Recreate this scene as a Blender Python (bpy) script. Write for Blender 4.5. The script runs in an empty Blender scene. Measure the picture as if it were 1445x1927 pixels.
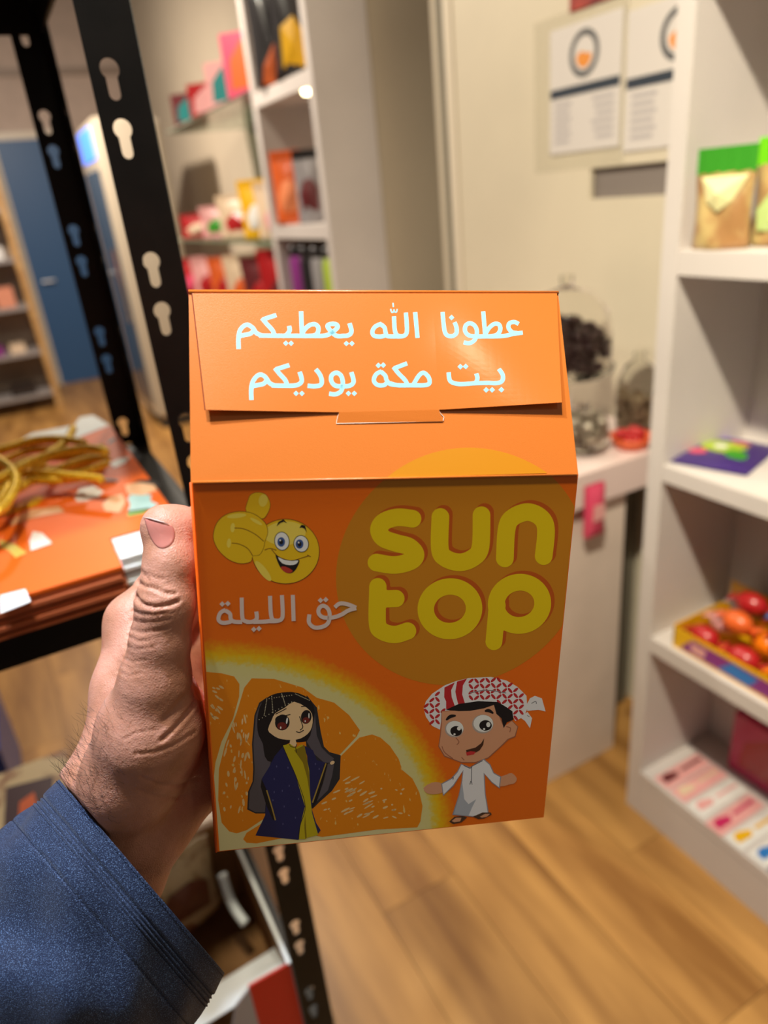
import bpy, bmesh, math, random
import numpy as np
from mathutils import Vector, Matrix
from mathutils.bvhtree import BVHTree

# ------------------------------------------------------------------ camera
FPX, PCX, PCY = 1336.0, 722.5, 963.5           # focal length and centre for a 1445 x 1927 frame
_dn = np.array([1024 - PCX, 3907 - PCY, FPX]); _dn /= np.linalg.norm(_dn)
_ya = np.array([-60 - PCX, 436 - PCY, FPX]); _ya -= _ya.dot(_dn) * _dn; _ya /= np.linalg.norm(_ya)
_za = -_dn; _xa = np.cross(_ya, _za)
CR = np.array([_xa, _ya, _za])                 # camera axes (right, down, forward) -> room axes
CP = np.array([0.0, 0.0, 1.5])                 # the photographer's phone, 1.5 m above the floor
cam_d = bpy.data.cameras.new('camera'); cam = bpy.data.objects.new('camera', cam_d)
bpy.context.scene.collection.objects.link(cam)
_r, _u, _b = CR @ [1, 0, 0], CR @ [0, -1, 0], CR @ [0, 0, -1]
cam.matrix_world = Matrix(((_r[0], _u[0], _b[0], CP[0]), (_r[1], _u[1], _b[1], CP[1]), (_r[2], _u[2], _b[2], CP[2]), (0, 0, 0, 1)))
cam_d.sensor_fit = 'AUTO'; cam_d.sensor_width = 36; cam_d.lens = FPX * 36 / 1927
cam_d.clip_start = 0.01; cam_d.clip_end = 60
cam_d.dof.use_dof = True; cam_d.dof.focus_distance = 0.325; cam_d.dof.aperture_fstop = cam_d.lens / 4.8
bpy.context.scene.camera = cam

# ------------------------------------------------------------------ world and lamps
wd = bpy.data.worlds.new('world'); bpy.context.scene.world = wd; wd.use_nodes = True
wd.node_tree.nodes['Background'].inputs[0].default_value = (1.0, 0.86, 0.72, 1)
wd.node_tree.nodes['Background'].inputs[1].default_value = 0.12
def lamp(name, loc, target, power, size, col, spread=180):
    l = bpy.data.lights.new(name, 'AREA'); l.shape = 'DISK'; l.size = size; l.energy = power; l.color = col
    l.spread = math.radians(spread)
    o = bpy.data.objects.new(name, l); bpy.context.scene.collection.objects.link(o); o.location = loc
    o.rotation_euler = (Vector(target) - Vector(loc)).to_track_quat('-Z', 'Y').to_euler()
    return o
lamp('ceiling_lamp_key', (-0.16, 0.42, 2.75), (0.0, 0.36, 1.3), 3.0, 0.07, (0.68, 0.80, 1.0), 50)
lamp('ceiling_lamp_behind', (0.42, -0.67, 2.75), (0.40, -0.5, 0), 1.4, 0.05, (1.0, 0.83, 0.60))
lamp('ceiling_lamp_shelf', (0.06, 0.16, 2.75), (1.30, 0.70, 1.0), 19, 0.08, (1.0, 0.91, 0.70), 90)
lamp('ceiling_lamp_front', (0.0, 0.30, 2.78), (0.05, 0.32, 0), 5.5, 0.10, (1.0, 0.88, 0.76))
lamp('ceiling_lamp_aisle', (0.40, 1.75, 2.8), (1.2, 1.6, 1.0), 12, 0.14, (1.0, 0.89, 0.70))
lamp('ceiling_lamp_middle', (0.3, 3.0, 2.8), (0.9, 3.2, 0.8), 48, 0.14, (1.0, 0.88, 0.72))
lamp('ceiling_lamp_far', (0.2, 5.0, 2.8), (0.5, 5.6, 1), 90, 0.2, (1.0, 0.88, 0.76))
vs = bpy.context.scene.view_settings
vs.view_transform = 'Standard'; vs.look = 'None'; vs.exposure = -0.18; vs.gamma = 1.0; vs.use_curve_mapping = False

# ------------------------------------------------------------------ helpers
rnd = random.Random(7)
COL = bpy.context.scene.collection
def ray(px, py): return CR @ np.array([px - PCX, py - PCY, FPX])
def W(px, py, ax, val):                        # where the sight line through a pixel meets the room plane axis = val
    d = ray(px, py); t = (val - CP[ax]) / d[ax]; return Vector(CP + t * d)
def D(px, py, depth): return Vector(CP + ray(px, py) * depth / FPX)
def s2l(c):
    f = lambda v: v / 12.92 if v <= 0.04045 else ((v + 0.055) / 1.055) ** 2.4
    return tuple(f(x / 255.0) for x in c) + (1,)
MATS = {}
def mat(name, rgb, rough=0.5, metal=0.0, spec=0.5, var=0.0, vscale=8.0, bump=0.0, bscale=200.0, coat=0.0,
        trans=0.0, sss=0.0, emit=0.0, alpha=1.0, rgb2=None, stretch=None, ramp=(0.4, 0.6), per_object=0.0, detail=4.0):
    if name in MATS: return MATS[name]
    m = bpy.data.materials.new(name); m.use_nodes = True; MATS[name] = m
    nt = m.node_tree; N = nt.nodes; L = nt.links; b = N['Principled BSDF']
    b.inputs['Base Color'].default_value = s2l(rgb); b.inputs['Roughness'].default_value = rough
    b.inputs['Metallic'].default_value = metal; b.inputs['Specular IOR Level'].default_value = spec
    b.inputs['Coat Weight'].default_value = coat; b.inputs['Coat Roughness'].default_value = 0.12
    b.inputs['Transmission Weight'].default_value = trans; b.inputs['Alpha'].default_value = alpha
    if sss:
        b.inputs['Subsurface Weight'].default_value = sss; b.inputs['Subsurface Radius'].default_value = (1, .35, .2)
        b.inputs['Subsurface Scale'].default_value = 0.004
    if emit:
        b.inputs['Emission Color'].default_value = s2l(rgb); b.inputs['Emission Strength'].default_value = emit
    if rgb2 is not None or var or bump:
        tc = N.new('ShaderNodeNewGeometry'); src = tc.outputs['Position']
        if stretch:
            mp = N.new('ShaderNodeMapping'); mp.inputs['Scale'].default_value = stretch
            L.new(src, mp.inputs['Vector']); src = mp.outputs['Vector']
        if per_object:
            oi = N.new('ShaderNodeObjectInfo'); ml = N.new('ShaderNodeMath'); ml.operation = 'MULTIPLY'; ml.inputs[1].default_value = 37.0
            L.new(oi.outputs['Random'], ml.inputs[0]); ad = N.new('ShaderNodeVectorMath'); ad.operation = 'ADD'
            L.new(src, ad.inputs[0]); L.new(ml.outputs[0], ad.inputs[1]); src = ad.outputs[0]
        nz = N.new('ShaderNodeTexNoise'); nz.inputs['Scale'].default_value = vscale; nz.inputs['Detail'].default_value = detail
        L.new(src, nz.inputs['Vector'])
        if rgb2 is not None or var:
            rp = N.new('ShaderNodeValToRGB'); e = rp.color_ramp.elements
            e[0].position, e[1].position = ramp
            e[0].color = s2l(rgb); e[1].color = s2l(rgb2) if rgb2 is not None else s2l(tuple(min(255, c * (1 + var)) for c in rgb))
            L.new(nz.outputs['Fac'], rp.inputs['Fac']); out = rp.outputs['Color']
            if per_object:
                hs = N.new('ShaderNodeHueSaturation'); mr = N.new('ShaderNodeMapRange')
                mr.inputs['To Min'].default_value = 1 - per_object; mr.inputs['To Max'].default_value = 1 + per_object
                L.new(oi.outputs['Random'], mr.inputs['Value']); L.new(mr.outputs[0], hs.inputs['Value']); L.new(out, hs.inputs['Color']); out = hs.outputs['Color']
            L.new(out, b.inputs['Base Color'])
        if bump:
            n2 = N.new('ShaderNodeTexNoise'); n2.inputs['Scale'].default_value = bscale; n2.inputs['Detail'].default_value = 3
            bp = N.new('ShaderNodeBump'); bp.inputs['Strength'].default_value = bump; bp.inputs['Distance'].default_value = 0.001
            L.new(src, n2.inputs['Vector']); L.new(n2.outputs['Fac'], bp.inputs['Height']); L.new(bp.outputs['Normal'], b.inputs['Normal'])
    return m

def tag(o, label=None, cat=None, group=None, kind=None):
    if label: o['label'] = label
    if cat: o['category'] = cat
    if group: o['group'] = group
    if kind: o['kind'] = kind
    return o
def empty(name, loc=(0, 0, 0), rz=0.0, matrix=None, **k):
    o = bpy.data.objects.new(name, None); COL.objects.link(o); o.empty_display_size = 0.05
    if matrix is not None: o.matrix_world = matrix
    else: o.location = loc; o.rotation_euler = (0, 0, rz)
    return tag(o, **k)
class MB:
    def __init__(s): s.v = []; s.f = []
    def add(s, vs, fs):
        n = len(s.v); s.v += [tuple(v) for v in vs]; s.f += [tuple(i + n for i in f) for f in fs]; return s
    def box(s, a, b):
        x0, y0, z0 = a; x1, y1, z1 = b
        return s.add([(x0,y0,z0),(x1,y0,z0),(x1,y1,z0),(x0,y1,z0),(x0,y0,z1),(x1,y0,z1),(x1,y1,z1),(x0,y1,z1)],
                     [(0,3,2,1),(4,5,6,7),(0,1,5,4),(1,2,6,5),(2,3,7,6),(3,0,4,7)])
    def poly(s, pts): return s.add(pts, [tuple(range(len(pts)))])
    def tube(s, pts, r, n=6, cap=True):
        pts = [Vector(p) for p in pts]; rs = r if isinstance(r, (list, tuple)) else [r] * len(pts)
        rings = []; up = Vector((0, 0, 1))
        for i, p in enumerate(pts):
            t = (pts[min(i + 1, len(pts) - 1)] - pts[max(i - 1, 0)]).normalized()
            a = t.cross(up)
            if a.length < 1e-3: a = t.cross(Vector((1, 0, 0)))
            a.normalize(); b = t.cross(a)
            rings.append([p + (a * math.cos(2 * math.pi * k / n) + b * math.sin(2 * math.pi * k / n)) * rs[i] for k in range(n)])
        vs = [q for rg in rings for q in rg]; fs = []
        for i in range(len(pts) - 1):
            for k in range(n): fs.append((i * n + k, i * n + (k + 1) % n, (i + 1) * n + (k + 1) % n, (i + 1) * n + k))
        if cap: fs += [tuple(range(n))[::-1], tuple((len(pts) - 1) * n + k for k in range(n))]
        return s.add(vs, fs)
    def lathe(s, prof, c=(0, 0, 0), n=24):
        vs = []; fs = []
        for r, z in prof:
            for k in range(n): vs.append((c[0] + r * math.cos(2 * math.pi * k / n), c[1] + r * math.sin(2 * math.pi * k / n), c[2] + z))
        for i in range(len(prof) - 1):
            for k in range(n): fs.append((i * n + k, i * n + (k + 1) % n, (i + 1) * n + (k + 1) % n, (i + 1) * n + k))
        return s.add(vs, fs)
    def ellipsoid(s, c, r, n=12, m=8, rot=None):
        vs = []; fs = []
        for i in range(m + 1):
            th = math.pi * i / m
            for k in range(n):
                ph = 2 * math.pi * k / n
                v = Vector((r[0] * math.sin(th) * math.cos(ph), r[1] * math.sin(th) * math.sin(ph), r[2] * math.cos(th)))
                if rot: v = rot @ v
                vs.append(Vector(c) + v)
        for i in range(m):
            for k in range(n): fs.append((i * n + k, i * n + (k + 1) % n, (i + 1) * n + (k + 1) % n, (i + 1) * n + k))
        return s.add(vs, fs)
    def build(s, name, material, parent=None, smooth=False, bevel=0.0, **k):
        me = bpy.data.meshes.new(name); me.from_pydata([tuple(v) for v in s.v], [], s.f); me.update()
        me.materials.append(material)
        if bevel:
            bm = bmesh.new(); bm.from_mesh(me); bmesh.ops.recalc_face_normals(bm, faces=bm.faces)
            bmesh.ops.bevel(bm, geom=[e for e in bm.edges if len(e.link_faces) == 2 and e.calc_face_angle(0) > 0.5], offset=bevel, segments=2, affect='EDGES')
            bm.to_mesh(me); bm.free()
        if smooth:
            for p in me.polygons: p.use_smooth = True
        o = bpy.data.objects.new(name, me); COL.objects.link(o)
        if parent is not None: o.parent = parent
        return tag(o, **k)
def B(name, a, b, m, parent=None, bevel=0.0, **k): return MB().box(a, b).build(name, m, parent, bevel=bevel, **k)
def catmull(pts, per=6, closed=False):
    P = [Vector(p) for p in pts]; n = len(P); out = []
    if n < 3: return P
    rng = range(n) if closed else range(n - 1)
    for i in rng:
        if closed: a, b, c, d = P[(i - 1) % n], P[i], P[(i + 1) % n], P[(i + 2) % n]
        else: a, b, c, d = P[max(i - 1, 0)], P[i], P[i + 1], P[min(i + 2, n - 1)]
        for k in range(per):
            t = k / per
            out.append(0.5 * ((2 * b) + (c - a) * t + (2 * a - 5 * b + 4 * c - d) * t * t + (3 * b - a - 3 * c + d) * t ** 3))
    if not closed: out.append(P[-1])
    return out

# ------------------------------------------------------------------ materials
M_white = mat('white laminate', (208, 200, 196), 0.45, var=0.03, vscale=3)
M_cream = mat('cream wall paint', (205, 194, 172), 0.6, var=0.04, vscale=1.5, bump=0.1, bscale=90)
M_beige = mat('beige wall paint', (186, 172, 150), 0.65, var=0.04, vscale=1.2, bump=0.1, bscale=90)
M_trim = mat('painted trim', (214, 202, 182), 0.4)
M_groove = mat('grey shadow gap strip', (110, 104, 90), 0.7)
M_black = mat('black powder coated steel', (12, 10, 9), 0.42, spec=0.25, bump=0.15, bscale=900, var=0.4, vscale=30)
M_plank = mat('laminate wood plank', (136, 92, 44), 0.38, rgb2=(192, 142, 78), stretch=(9, 1.1, 1), vscale=1.3, ramp=(0.33, 0.62), per_object=0.10, detail=5)
M_joint = mat('dark floor joint', (96, 62, 32), 0.7)

# ------------------------------------------------------------------ the room
fl = empty('floor', (0, 0, 0), kind='structure')
B('subfloor', (-1.6, -0.6, -0.03), (1.7, 8.2, -0.0055), M_joint, fl)
pw, plen, gap = 0.192, 1.28, 0.0014
pm = MB().box((0, 0, -0.008), (pw - gap, plen - gap, 0)).v
def plank_mesh(w, l):
    me = bpy.data.meshes.new('plank'); q = MB().box((0, 0, -0.0055), (w, l, 0)); me.from_pydata(q.v, [], q.f); me.materials.append(M_plank); return me
PM = plank_mesh(pw - gap, plen - gap)
for i in range(-8, 9):
    off = ((i * 5) % 7) / 7 * plen
    for j in range(-2, 7):
        y0 = 0.30 + j * plen - off; y1 = y0 + plen
        if y1 < -0.5 or y0 > 8.1: continue
        o = bpy.data.objects.new('plank', PM); COL.objects.link(o); o.parent = fl; o.location = (0.02 + i * pw, y0, 0)
# right-hand wall with a small square recess, built round the hole
XW = 1.40
ny0, ny1, nz0, nz1 = 1.235, 1.478, 1.430, 1.500
wr = MB()
for a, b in (((XW, -0.6, 0), (XW + .1, ny0, 2.8)), ((XW, ny1, 0), (XW + .1, 2.10, 2.8)), ((XW, ny0, 0), (XW + .1, ny1, nz0)), ((XW, ny0, nz1), (XW + .1, ny1, 2.8))):
    wr.box(a, b)
w_o = wr.build('wall_right', M_cream, kind='structure')
B('niche_back', (XW + .012, ny0, nz0), (XW + .017, ny1, nz1), mat('grey niche back', (126, 116, 110), .6), w_o)
B('trim_1', (XW - .006, 2.055, 0), (XW + .1, 2.10, 2.8), M_trim, bevel=.002, kind='structure')
B('trim_2', (XW + .0, 2.102, 0), (XW + .1, 2.135, 2.8), M_groove, kind='structure')
B('trim_3', (XW - .006, 2.137, 0), (XW + .1, 2.165, 2.8), M_trim, bevel=.002, kind='structure')
B('wall_side', (1.70, 2.17, 0), (1.78, 8.1, 3.3), M_beige, kind='structure')
B('wall_back', (-2.2, 8.0, 0), (1.78, 8.1, 3.6), mat('pinkish wall paint', (188, 168, 154), 0.65, var=0.04), kind='structure')
B('trim_4', (-2.2, 7.975, 2.72), (1.69, 8.0, 2.78), mat('taupe trim', (150, 132, 118), 0.5), kind='structure')
dr = B('door_1', (0.42, 7.93, 0), (1.04, 7.995, 2.22), mat('blue door paint', (48, 88, 132), 0.45), kind='structure')
MB().box((0.36, 7.92, 0), (0.42, 8.0, 2.28)).box((1.04, 7.92, 0), (1.10, 8.0, 2.28)).box((0.42, 7.92, 2.22), (1.04, 8.0, 2.28)).build('door_frame', M_trim, dr)
MB().tube([(0.50, 7.93, 1.0), (0.50, 7.885, 1.0), (0.61, 7.885, 1.0)], .01, 8).build('door_handle', mat('brushed steel', (170, 170, 170), .3, metal=1), dr)

# ------------------------------------------------------------------ right shelf unit
M_shade = M_white
ru = empty('display_shelf', (1.086, 0.2, 0), label='white open display shelf unit at the right edge, with pouches and sweets on its shelves', cat='shelf unit')
def rb(name, a, b, bevel=.0015, m=M_white):     # box in room coordinates, parented to ru
    o = B(name, a, b, m, None, bevel); o.parent = ru; o.location = (-1.086, -0.2, 0); return o
UX, UB = 1.086, 1.340
rb('side_panel', (UX, 0.924, 0), (UB, 0.962, 2.4))
rb('back_panel', (UB - .008, 0.15, 0), (UB, 0.924, 2.4), 0)
rb('plinth', (UX + .001, 0.15, 0), (UX + .02, 0.924, 0.112))
for zt, th in ((0.138, 0.026), (0.536, 0.040), (0.949, 0.036), (1.355, 0.044), (1.80, 0.04), (2.22, .04)):
    rb('shelf', (UX, 0.15, zt - th), (UB - .008, 0.924, zt))

# ------------------------------------------------------------------ left shelf unit
lu = empty('display_shelf', (1.086, 2.39, 0), label='tall white shelf unit behind the orange box, with snack packs in its narrow compartments', cat='shelf unit')
def lb(name, a, b, m=M_white, bevel=.0015):
    o = B(name, a, b, m, None, bevel); o.parent = lu; o.location = (-1.086, -2.39, 0); return o
lb('side_panel', (UX, 2.39, 0), (1.30, 2.43, 2.7))
lb('side_panel', (1.303, 2.392, 0), (1.695, 2.43, 2.7), M_beige)
lb('divider', (UX, 2.93, 0), (1.69, 2.975, 2.7))
lb('back_panel', (1.46, 2.43, 0), (1.48, 2.93, 2.7), mat('warm back panel', (200, 178, 152), .5))
for zt in (0.50, 0.95, 1.41, 1.875, 2.34): lb('shelf', (UX + .001, 2.43, zt - .05), (1.46, 2.93, zt))
sp = MB().lathe([(0.0, -.012), (.022, -.012), (.026, 0), (0.0, 0)], (1.12, 2.50, 1.824), 16).build('shelf_spotlight', mat('lit spot lamp', (255, 240, 190), emit=14), None)
sp.parent = lu; sp.location = (-1.086, -2.39, 0)

# ------------------------------------------------------------------ pouches, packs and boxes
def pouch(name, w, h, d, mcol, loc, rz, label, cat, mtop=None, mprint=None, tilt=0.0, group=None, crimp=0.12, pshape=None):
    t = empty(name, loc, rz, label=label, cat=cat, group=group); t.rotation_euler = (tilt, 0, rz)
    nu, nv = 10, 12; front = MB(); vs = []
    for sgn in (-1, 1):
        for j in range(nv + 1):
            v = j / nv
            for i in range(nu + 1):
                u = i / nu
                ww = w * (1 - 0.06 * math.sin(math.pi * v))
                th = d * 0.5 * (math.sin(math.pi * u) ** 0.55) * max(0.0, (1 - v ** 2.2)) + .0006
                th *= 1 + .12 * math.sin(9 * u + 7 * v + w * 99)
                vs.append(((u - .5) * ww, sgn * th, v * h * (1 - crimp)))
    fs = []; K = (nu + 1) * (nv + 1)
    for s in range(2):
        for j in range(nv):
            for i in range(nu):
                a = s * K + j * (nu + 1) + i; q = (a, a + 1, a + nu + 2, a + nu + 1); fs.append(q if s == 0 else q[::-1])
    for j in range(nv):
        for i in (0, nu):
            a = j * (nu + 1) + i; q = (a, a + nu + 1, K + a + nu + 1, K + a); fs.append(q if i == 0 else q[::-1])
    for i in range(nu): fs.append((i, K + i, K + i + 1, i + 1))
    front.add(vs, fs); front.build('bag_body', mcol, t, smooth=True)
    top = MB(); pts = []
    for k in range(13):
        u = k / 12 - .5; pts.append((u * w, .0018 * math.sin(k * 2.1)))
    for k in range(12):
        (x0, y0), (x1, y1) = pts[k], pts[k + 1]
        top.box((x0, y0 - .001, h * (1 - crimp) - .002), (x1, y0 + .001, h))
    top.build('top_seal', mtop or mcol, t)
    if mprint:
        pr = MB(); shp = pshape or [(-.3, .2), (.3, .2), (.34, .55), (.12, .7), (-.2, .66), (-.36, .45)]
        c = []
        for (a, b2) in shp:
            th = d * .5 * (math.sin(math.pi * (a * .98 + .5)) ** .55) * (1 - b2 ** 2.2) * 1.15 + .0016
            c.append((a * w, -th, b2 * h * (1 - crimp)))
        ctr = (sum(q[0] for q in c) / len(c), -(d * .5 * 1.12 + .0018), sum(q[2] for q in c) / len(c))
        n = len(c); pr.add([ctr] + c, [(0, 1 + k, 1 + (k + 1) % n) for k in range(n)])
        pr.build('printed_motif', mprint, t)
    return t
def carton(name, size, loc, rz, m, label, cat, motif=None, group=None, tilt=0.0):
    t = empty(name, loc, rz, label=label, cat=cat, group=group); t.rotation_euler = (tilt, 0, rz)
    w, d, h = size
    B('carton_body', (-w/2, -d/2, 0), (w/2, d/2, h), m, t, bevel=.0015)
    if motif: MB().poly([(-w*.4, -d/2-.0006, h*.15), (w*.38, -d/2-.0006, h*.2), (w*.3, -d/2-.0006, h*.8), (-w*.1, -d/2-.0006, h*.88), (-w*.36, -d/2-.0006, h*.6)]).build('printed_motif', motif, t)
    return t
Mc = lambda n, c, r=.35, **k: mat(n, c, r, coat=.3, **k)
C_red = Mc('red wrapper', (178, 28, 32)); C_drk = Mc('dark wrapper', (34, 30, 32)); C_yel = Mc('yellow wrapper', (232, 178, 20))
C_org = Mc('orange wrapper', (226, 100, 40)); C_grn = Mc('green wrapper', (60, 150, 40)); C_pnk = Mc('pink wrapper', (222, 76, 110))
C_tea = Mc('teal wrapper', (40, 130, 128)); C_blu = Mc('blue wrapper', (44, 120, 196)); C_pur = Mc('purple wrapper', (66, 44, 116))
C_crm = Mc('cream wrapper', (226, 200, 170)); C_wht = Mc('white wrapper', (232, 230, 226)); C_mar = Mc('maroon wrapper', (100, 36, 40))
C_gry = Mc('silver grey wrapper', (150, 146, 150)); C_lpk = Mc('pale pink wrapper', (232, 168, 166)); C_lim = Mc('lime wrapper', (170, 196, 40))
C_kra = Mc('kraft foil pouch', (168, 124, 78), .3, rgb2=(196, 170, 112), vscale=22); C_brn = Mc('brown print', (150, 96, 50))
C_vio = Mc('violet carton', (136, 50, 130)); C_mag = Mc('magenta wrapper', (196, 40, 96))
RZ = -math.pi / 2                                # packs on the right wall face the aisle (-X)
# green topped pouches, right unit
zA = 1.3555
pouch('snack_pouch', 0.098, 0.157, 0.05, C_kra, (1.120, 0.868, zA), RZ + .25, 'kraft-and-gold stand-up pouch with dark green top, left one on the shelf', 'pouch', mtop=C_grn, mprint=Mc('pale foil label', (232, 226, 168), .25), crimp=.24, pshape=[(-.4, .95), (.4, .95), (.2, .62), (0, .5), (-.2, .62)])
pouch('snack_pouch', 0.135, 0.165, 0.06, C_kra, (1.178, 0.783, zA), RZ + .1, 'kraft-and-gold stand-up pouch with bright green top, right one cut by the photo edge', 'pouch', mtop=Mc('bright green wrapper', (120, 214, 30)), mprint=Mc('pale green label', (196, 220, 140), .25), crimp=.24)
B('price_tag', (1.235, 0.893, zA), (1.30, 0.921, zA + .105), C_gry, None, .001, label='narrow grey card standing between the pouch and the shelf side', cat='card')
# purple packet lying flat
zB = 0.9495
p = W(1350, 850, 2, zB + .008)
t = empty('candy_packet', (1.212, p.y - .005, zB), 0.30 + math.pi / 2, label='dark purple candy packet with green and yellow print lying flat on the middle shelf', cat='packet')
q = MB(); n1 = 10
vs = []; fs = []
for sgn in (1, 0):
    for j in range(n1 + 1):
        for i in range(n1 + 1):
            u, v = i / n1, j / n1; th = .012 * (math.sin(math.pi * u) * math.sin(math.pi * v)) ** .5 + .001
            vs.append(((u - .5) * .155, (v - .5) * .18, .001 + th * (1 + sgn * .4) * sgn))
K = (n1 + 1) ** 2
for s in range(2):
    for j in range(n1):
        for i in range(n1):
            a = s * K + j * (n1 + 1) + i; f = (a, a + 1, a + n1 + 2, a + n1 + 1); fs.append(f if s == 0 else f[::-1])
q.add(vs, fs).build('bag_body', C_pur, t, smooth=True)
def blob(name, m, cx_, cy_, rx, ry, z, parent, k=12, wob=.15, rng=random.Random(3)):
    hz = lambda x, y: .0010 + 1.4 * (.012 * max(0, math.cos(math.pi * x / .155) * math.cos(math.pi * y / .18)) ** .5 + .001) + z * .03
    ring = lambda f, jj: [(cx_ + rx * f * math.cos(2*math.pi*i/k) * jj[i], cy_ + ry * f * math.sin(2*math.pi*i/k) * jj[i]) for i in range(k)]
    jj = [1 + wob * rng.uniform(-1, 1) for i in range(k)]; v = [(x, y, hz(x, y)) for f in (1, .66, .33) for x, y in ring(f, jj)] + [(cx_, cy_, hz(cx_, cy_))]
    f_ = [(a * k + i, a * k + (i + 1) % k, (a + 1) * k + (i + 1) % k, (a + 1) * k + i) for a in (0, 1) for i in range(k)] + [(2 * k + i, 2 * k + (i + 1) % k, 3 * k) for i in range(k)]
    MB().add(v, f_).build(name, m, parent, smooth=True)
blob('printed_motif', C_lim, 0, .0, .045, .035, .0205, t); blob('printed_motif', C_grn, -.035, .03, .02, .02, .0208, t)
blob('printed_motif', C_wht, .005, .005, .013, .011, .0211, t); blob('printed_motif', C_pnk, -.02, -.035, .02, .012, .0214, t); blob('printed_motif', C_pnk, .035, .04, .017, .012, .0216, t)
blob('printed_motif', Mc('violet foil', (130, 90, 220), .2), .02, -.06, .03, .012, .0155, t)
carton('snack_box', (0.10, 0.07, 0.15), (1.19, 0.675, zB), RZ, C_wht, 'white and green snack carton cut off by the right edge on the middle shelf', 'box', C_lim)
# candy display box with wrapped candies
zC = 0.5365
db = empty('candy_display_box', (1.185, 0.74, zC), 0, label='yellow and purple counter display box filled with bright wrapped candies', cat='box')
by0, by1, bx0, bx1 = -0.24, 0.135, -0.085, 0.095
MB().box((bx0, by0, 0), (bx1, by1, .004)).box((bx1-.003, by0, .004), (bx1, by1, .10)).box((bx0, by0, .004), (bx1, by0+.003, .06)).box((bx0, by1-.003, .004), (bx1, by1, .055)).box((bx0, by0, .004), (bx0+.003, by1, .05)).build('box_tray', C_yel, db)
MB().poly([(bx0-.0006, by1-.02, .006), (bx0-.0006, by0+.01, .006), (bx0-.0006, by0+.01, .042), (bx0-.0006, by1-.05, .042)]).build('printed_panel', C_vio, db)
MB().poly([(bx0-.0009, .02, .010), (bx0-.0009, -.05, .008), (bx0-.0009, -.07, .036), (bx0-.0009, -.01, .040)]).build('printed_star', C_blu, db)
MB().poly([(bx0-.0009, .085, .012), (bx0-.0009, .055, .012), (bx0-.0009, .05, .034), (bx0-.0009, .09, .034)]).build('printed_star', C_lpk, db)
MB().box((bx1-.002, by0, .10), (bx1+.002, by1-.10, .20)).build('header_card', C_yel, db)
MB().poly([(bx1-.003, by0+.02, .115), (bx1-.003, by1-.125, .115), (bx1-.003, by1-.13, .185), (bx1-.003, by0+.02, .19)]).build('header_print', C_vio, db)
def candy(loc, rz, m, label, L=.10, R=.026, tilt=0, name='wrapped_candy', cat='candy', group='wrapped candies in the display box'):
    t = empty(name, loc, rz, label=label, cat=cat, group=group); t.rotation_euler = (tilt, .0, rz)
    MB().ellipsoid((0, 0, R), (L * .40, R, R), 14, 10).build('candy_body', m, t, smooth=True)
    for s in (-1, 1):
        q = MB(); vs = [(s * L * .36, 0, R)]
        for k in range(9): vs.append((s * L * .54, (k / 8 - .5) * R * 1.7, R + .0035 * (-1) ** k))
        q.add(vs, [(0, 1 + k, 2 + k) for k in range(8)]).build('wrapper_end', m, t)
    return t
sky = mat('sky blue wrapper', (40, 170, 220), .3, coat=.4); bor = mat('bright orange wrapper', (250, 130, 10), .3, coat=.4)
cands = [(-.053, .082, C_red, 'red', 'at the front left corner of'), (-.053, -.012, C_red, 'deep red', 'in the front row of'), (-.053, -.106, bor, 'bright orange', 'in the front row, right part, of'), (-.053, -.190, C_yel, 'yellow', 'at the front right of'),
         (.0, .075, C_lpk, 'pale pink', 'in the second row, left, of'), (.0, -.02, bor, 'bright orange', 'in the second row of'), (.0, -.115, C_red, 'red', 'in the second row, right, of'), (.0, -.186, C_org, 'orange', 'in the second row at the far right of'),
         (.053, .07, C_gry, 'silver', 'in the back row, left, of'), (.053, -.025, C_red, 'red', 'in the back row of'), (.053, -.12, sky, 'sky blue', 'in the back row, right, of'), (.053, -.192, C_vio, 'violet', 'at the back right of')]
for i, (x, y, m, nm, ps) in enumerate(cands):
    candy((1.185 + x, 0.74 + y, zC + .012 + (x + .06) * .35), 1.571 + .10 * math.sin(i * 2.3), m, nm + ' wrapped candy ' + ps + ' the display box', L=.084, R=.0245)
for i, (x, y, m, nm) in enumerate(((-.026, .03, C_org, 'orange'), (.026, -.05, C_blu, 'blue'), (-.026, -.075, C_red, 'red'), (.027, .04, C_red, 'dark red'))):
    candy((1.185 + x, 0.74 + y, zC + .058 + (x + .06) * .35), 1.571 + .3 * math.sin(i * 2.3), m, nm + ' wrapped candy resting on top of the others ' + ('at the left front', 'at the back right', 'at the front right', 'at the back left')[i], L=.084, R=.0235)
# bottom shelf: flat sachets and pink box
zD = 0.1385
carton('pink_carton', (0.24, 0.05, 0.17), (1.295, 0.70, zD), RZ, C_mag, 'magenta and red carton standing at the back of the bottom shelf', 'box', C_red)
sach = [((1.17, .868), C_lpk, C_mar, 'pale pink sachet with dark red print, nearest the shelf side'), ((1.17, .820), C_lpk, C_crm, 'pale pink and cream sachet, second from the shelf side'),
        ((1.17, .768), C_wht, C_lpk, 'white sachet with faint pink print beside the pink ones'), ((1.16, .715), C_lpk, C_mag, 'pink sachet with hot pink front end'),
        ((1.165, .665), C_wht, C_yel, 'white and yellow sachet on the bottom shelf'), ((1.17, .615), C_wht, C_blu, 'white sachet with blue print beside the yellow one'),
        ((1.165, .565), C_gry, C_pnk, 'silver sachet with pink print on the bottom shelf'), ((1.165, .515), C_wht, C_tea, 'white sachet with teal print on the bottom shelf'),
        ((1.165, .465), C_blu, C_wht, 'blue and white sachet at the right end of the bottom shelf')]
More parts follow.
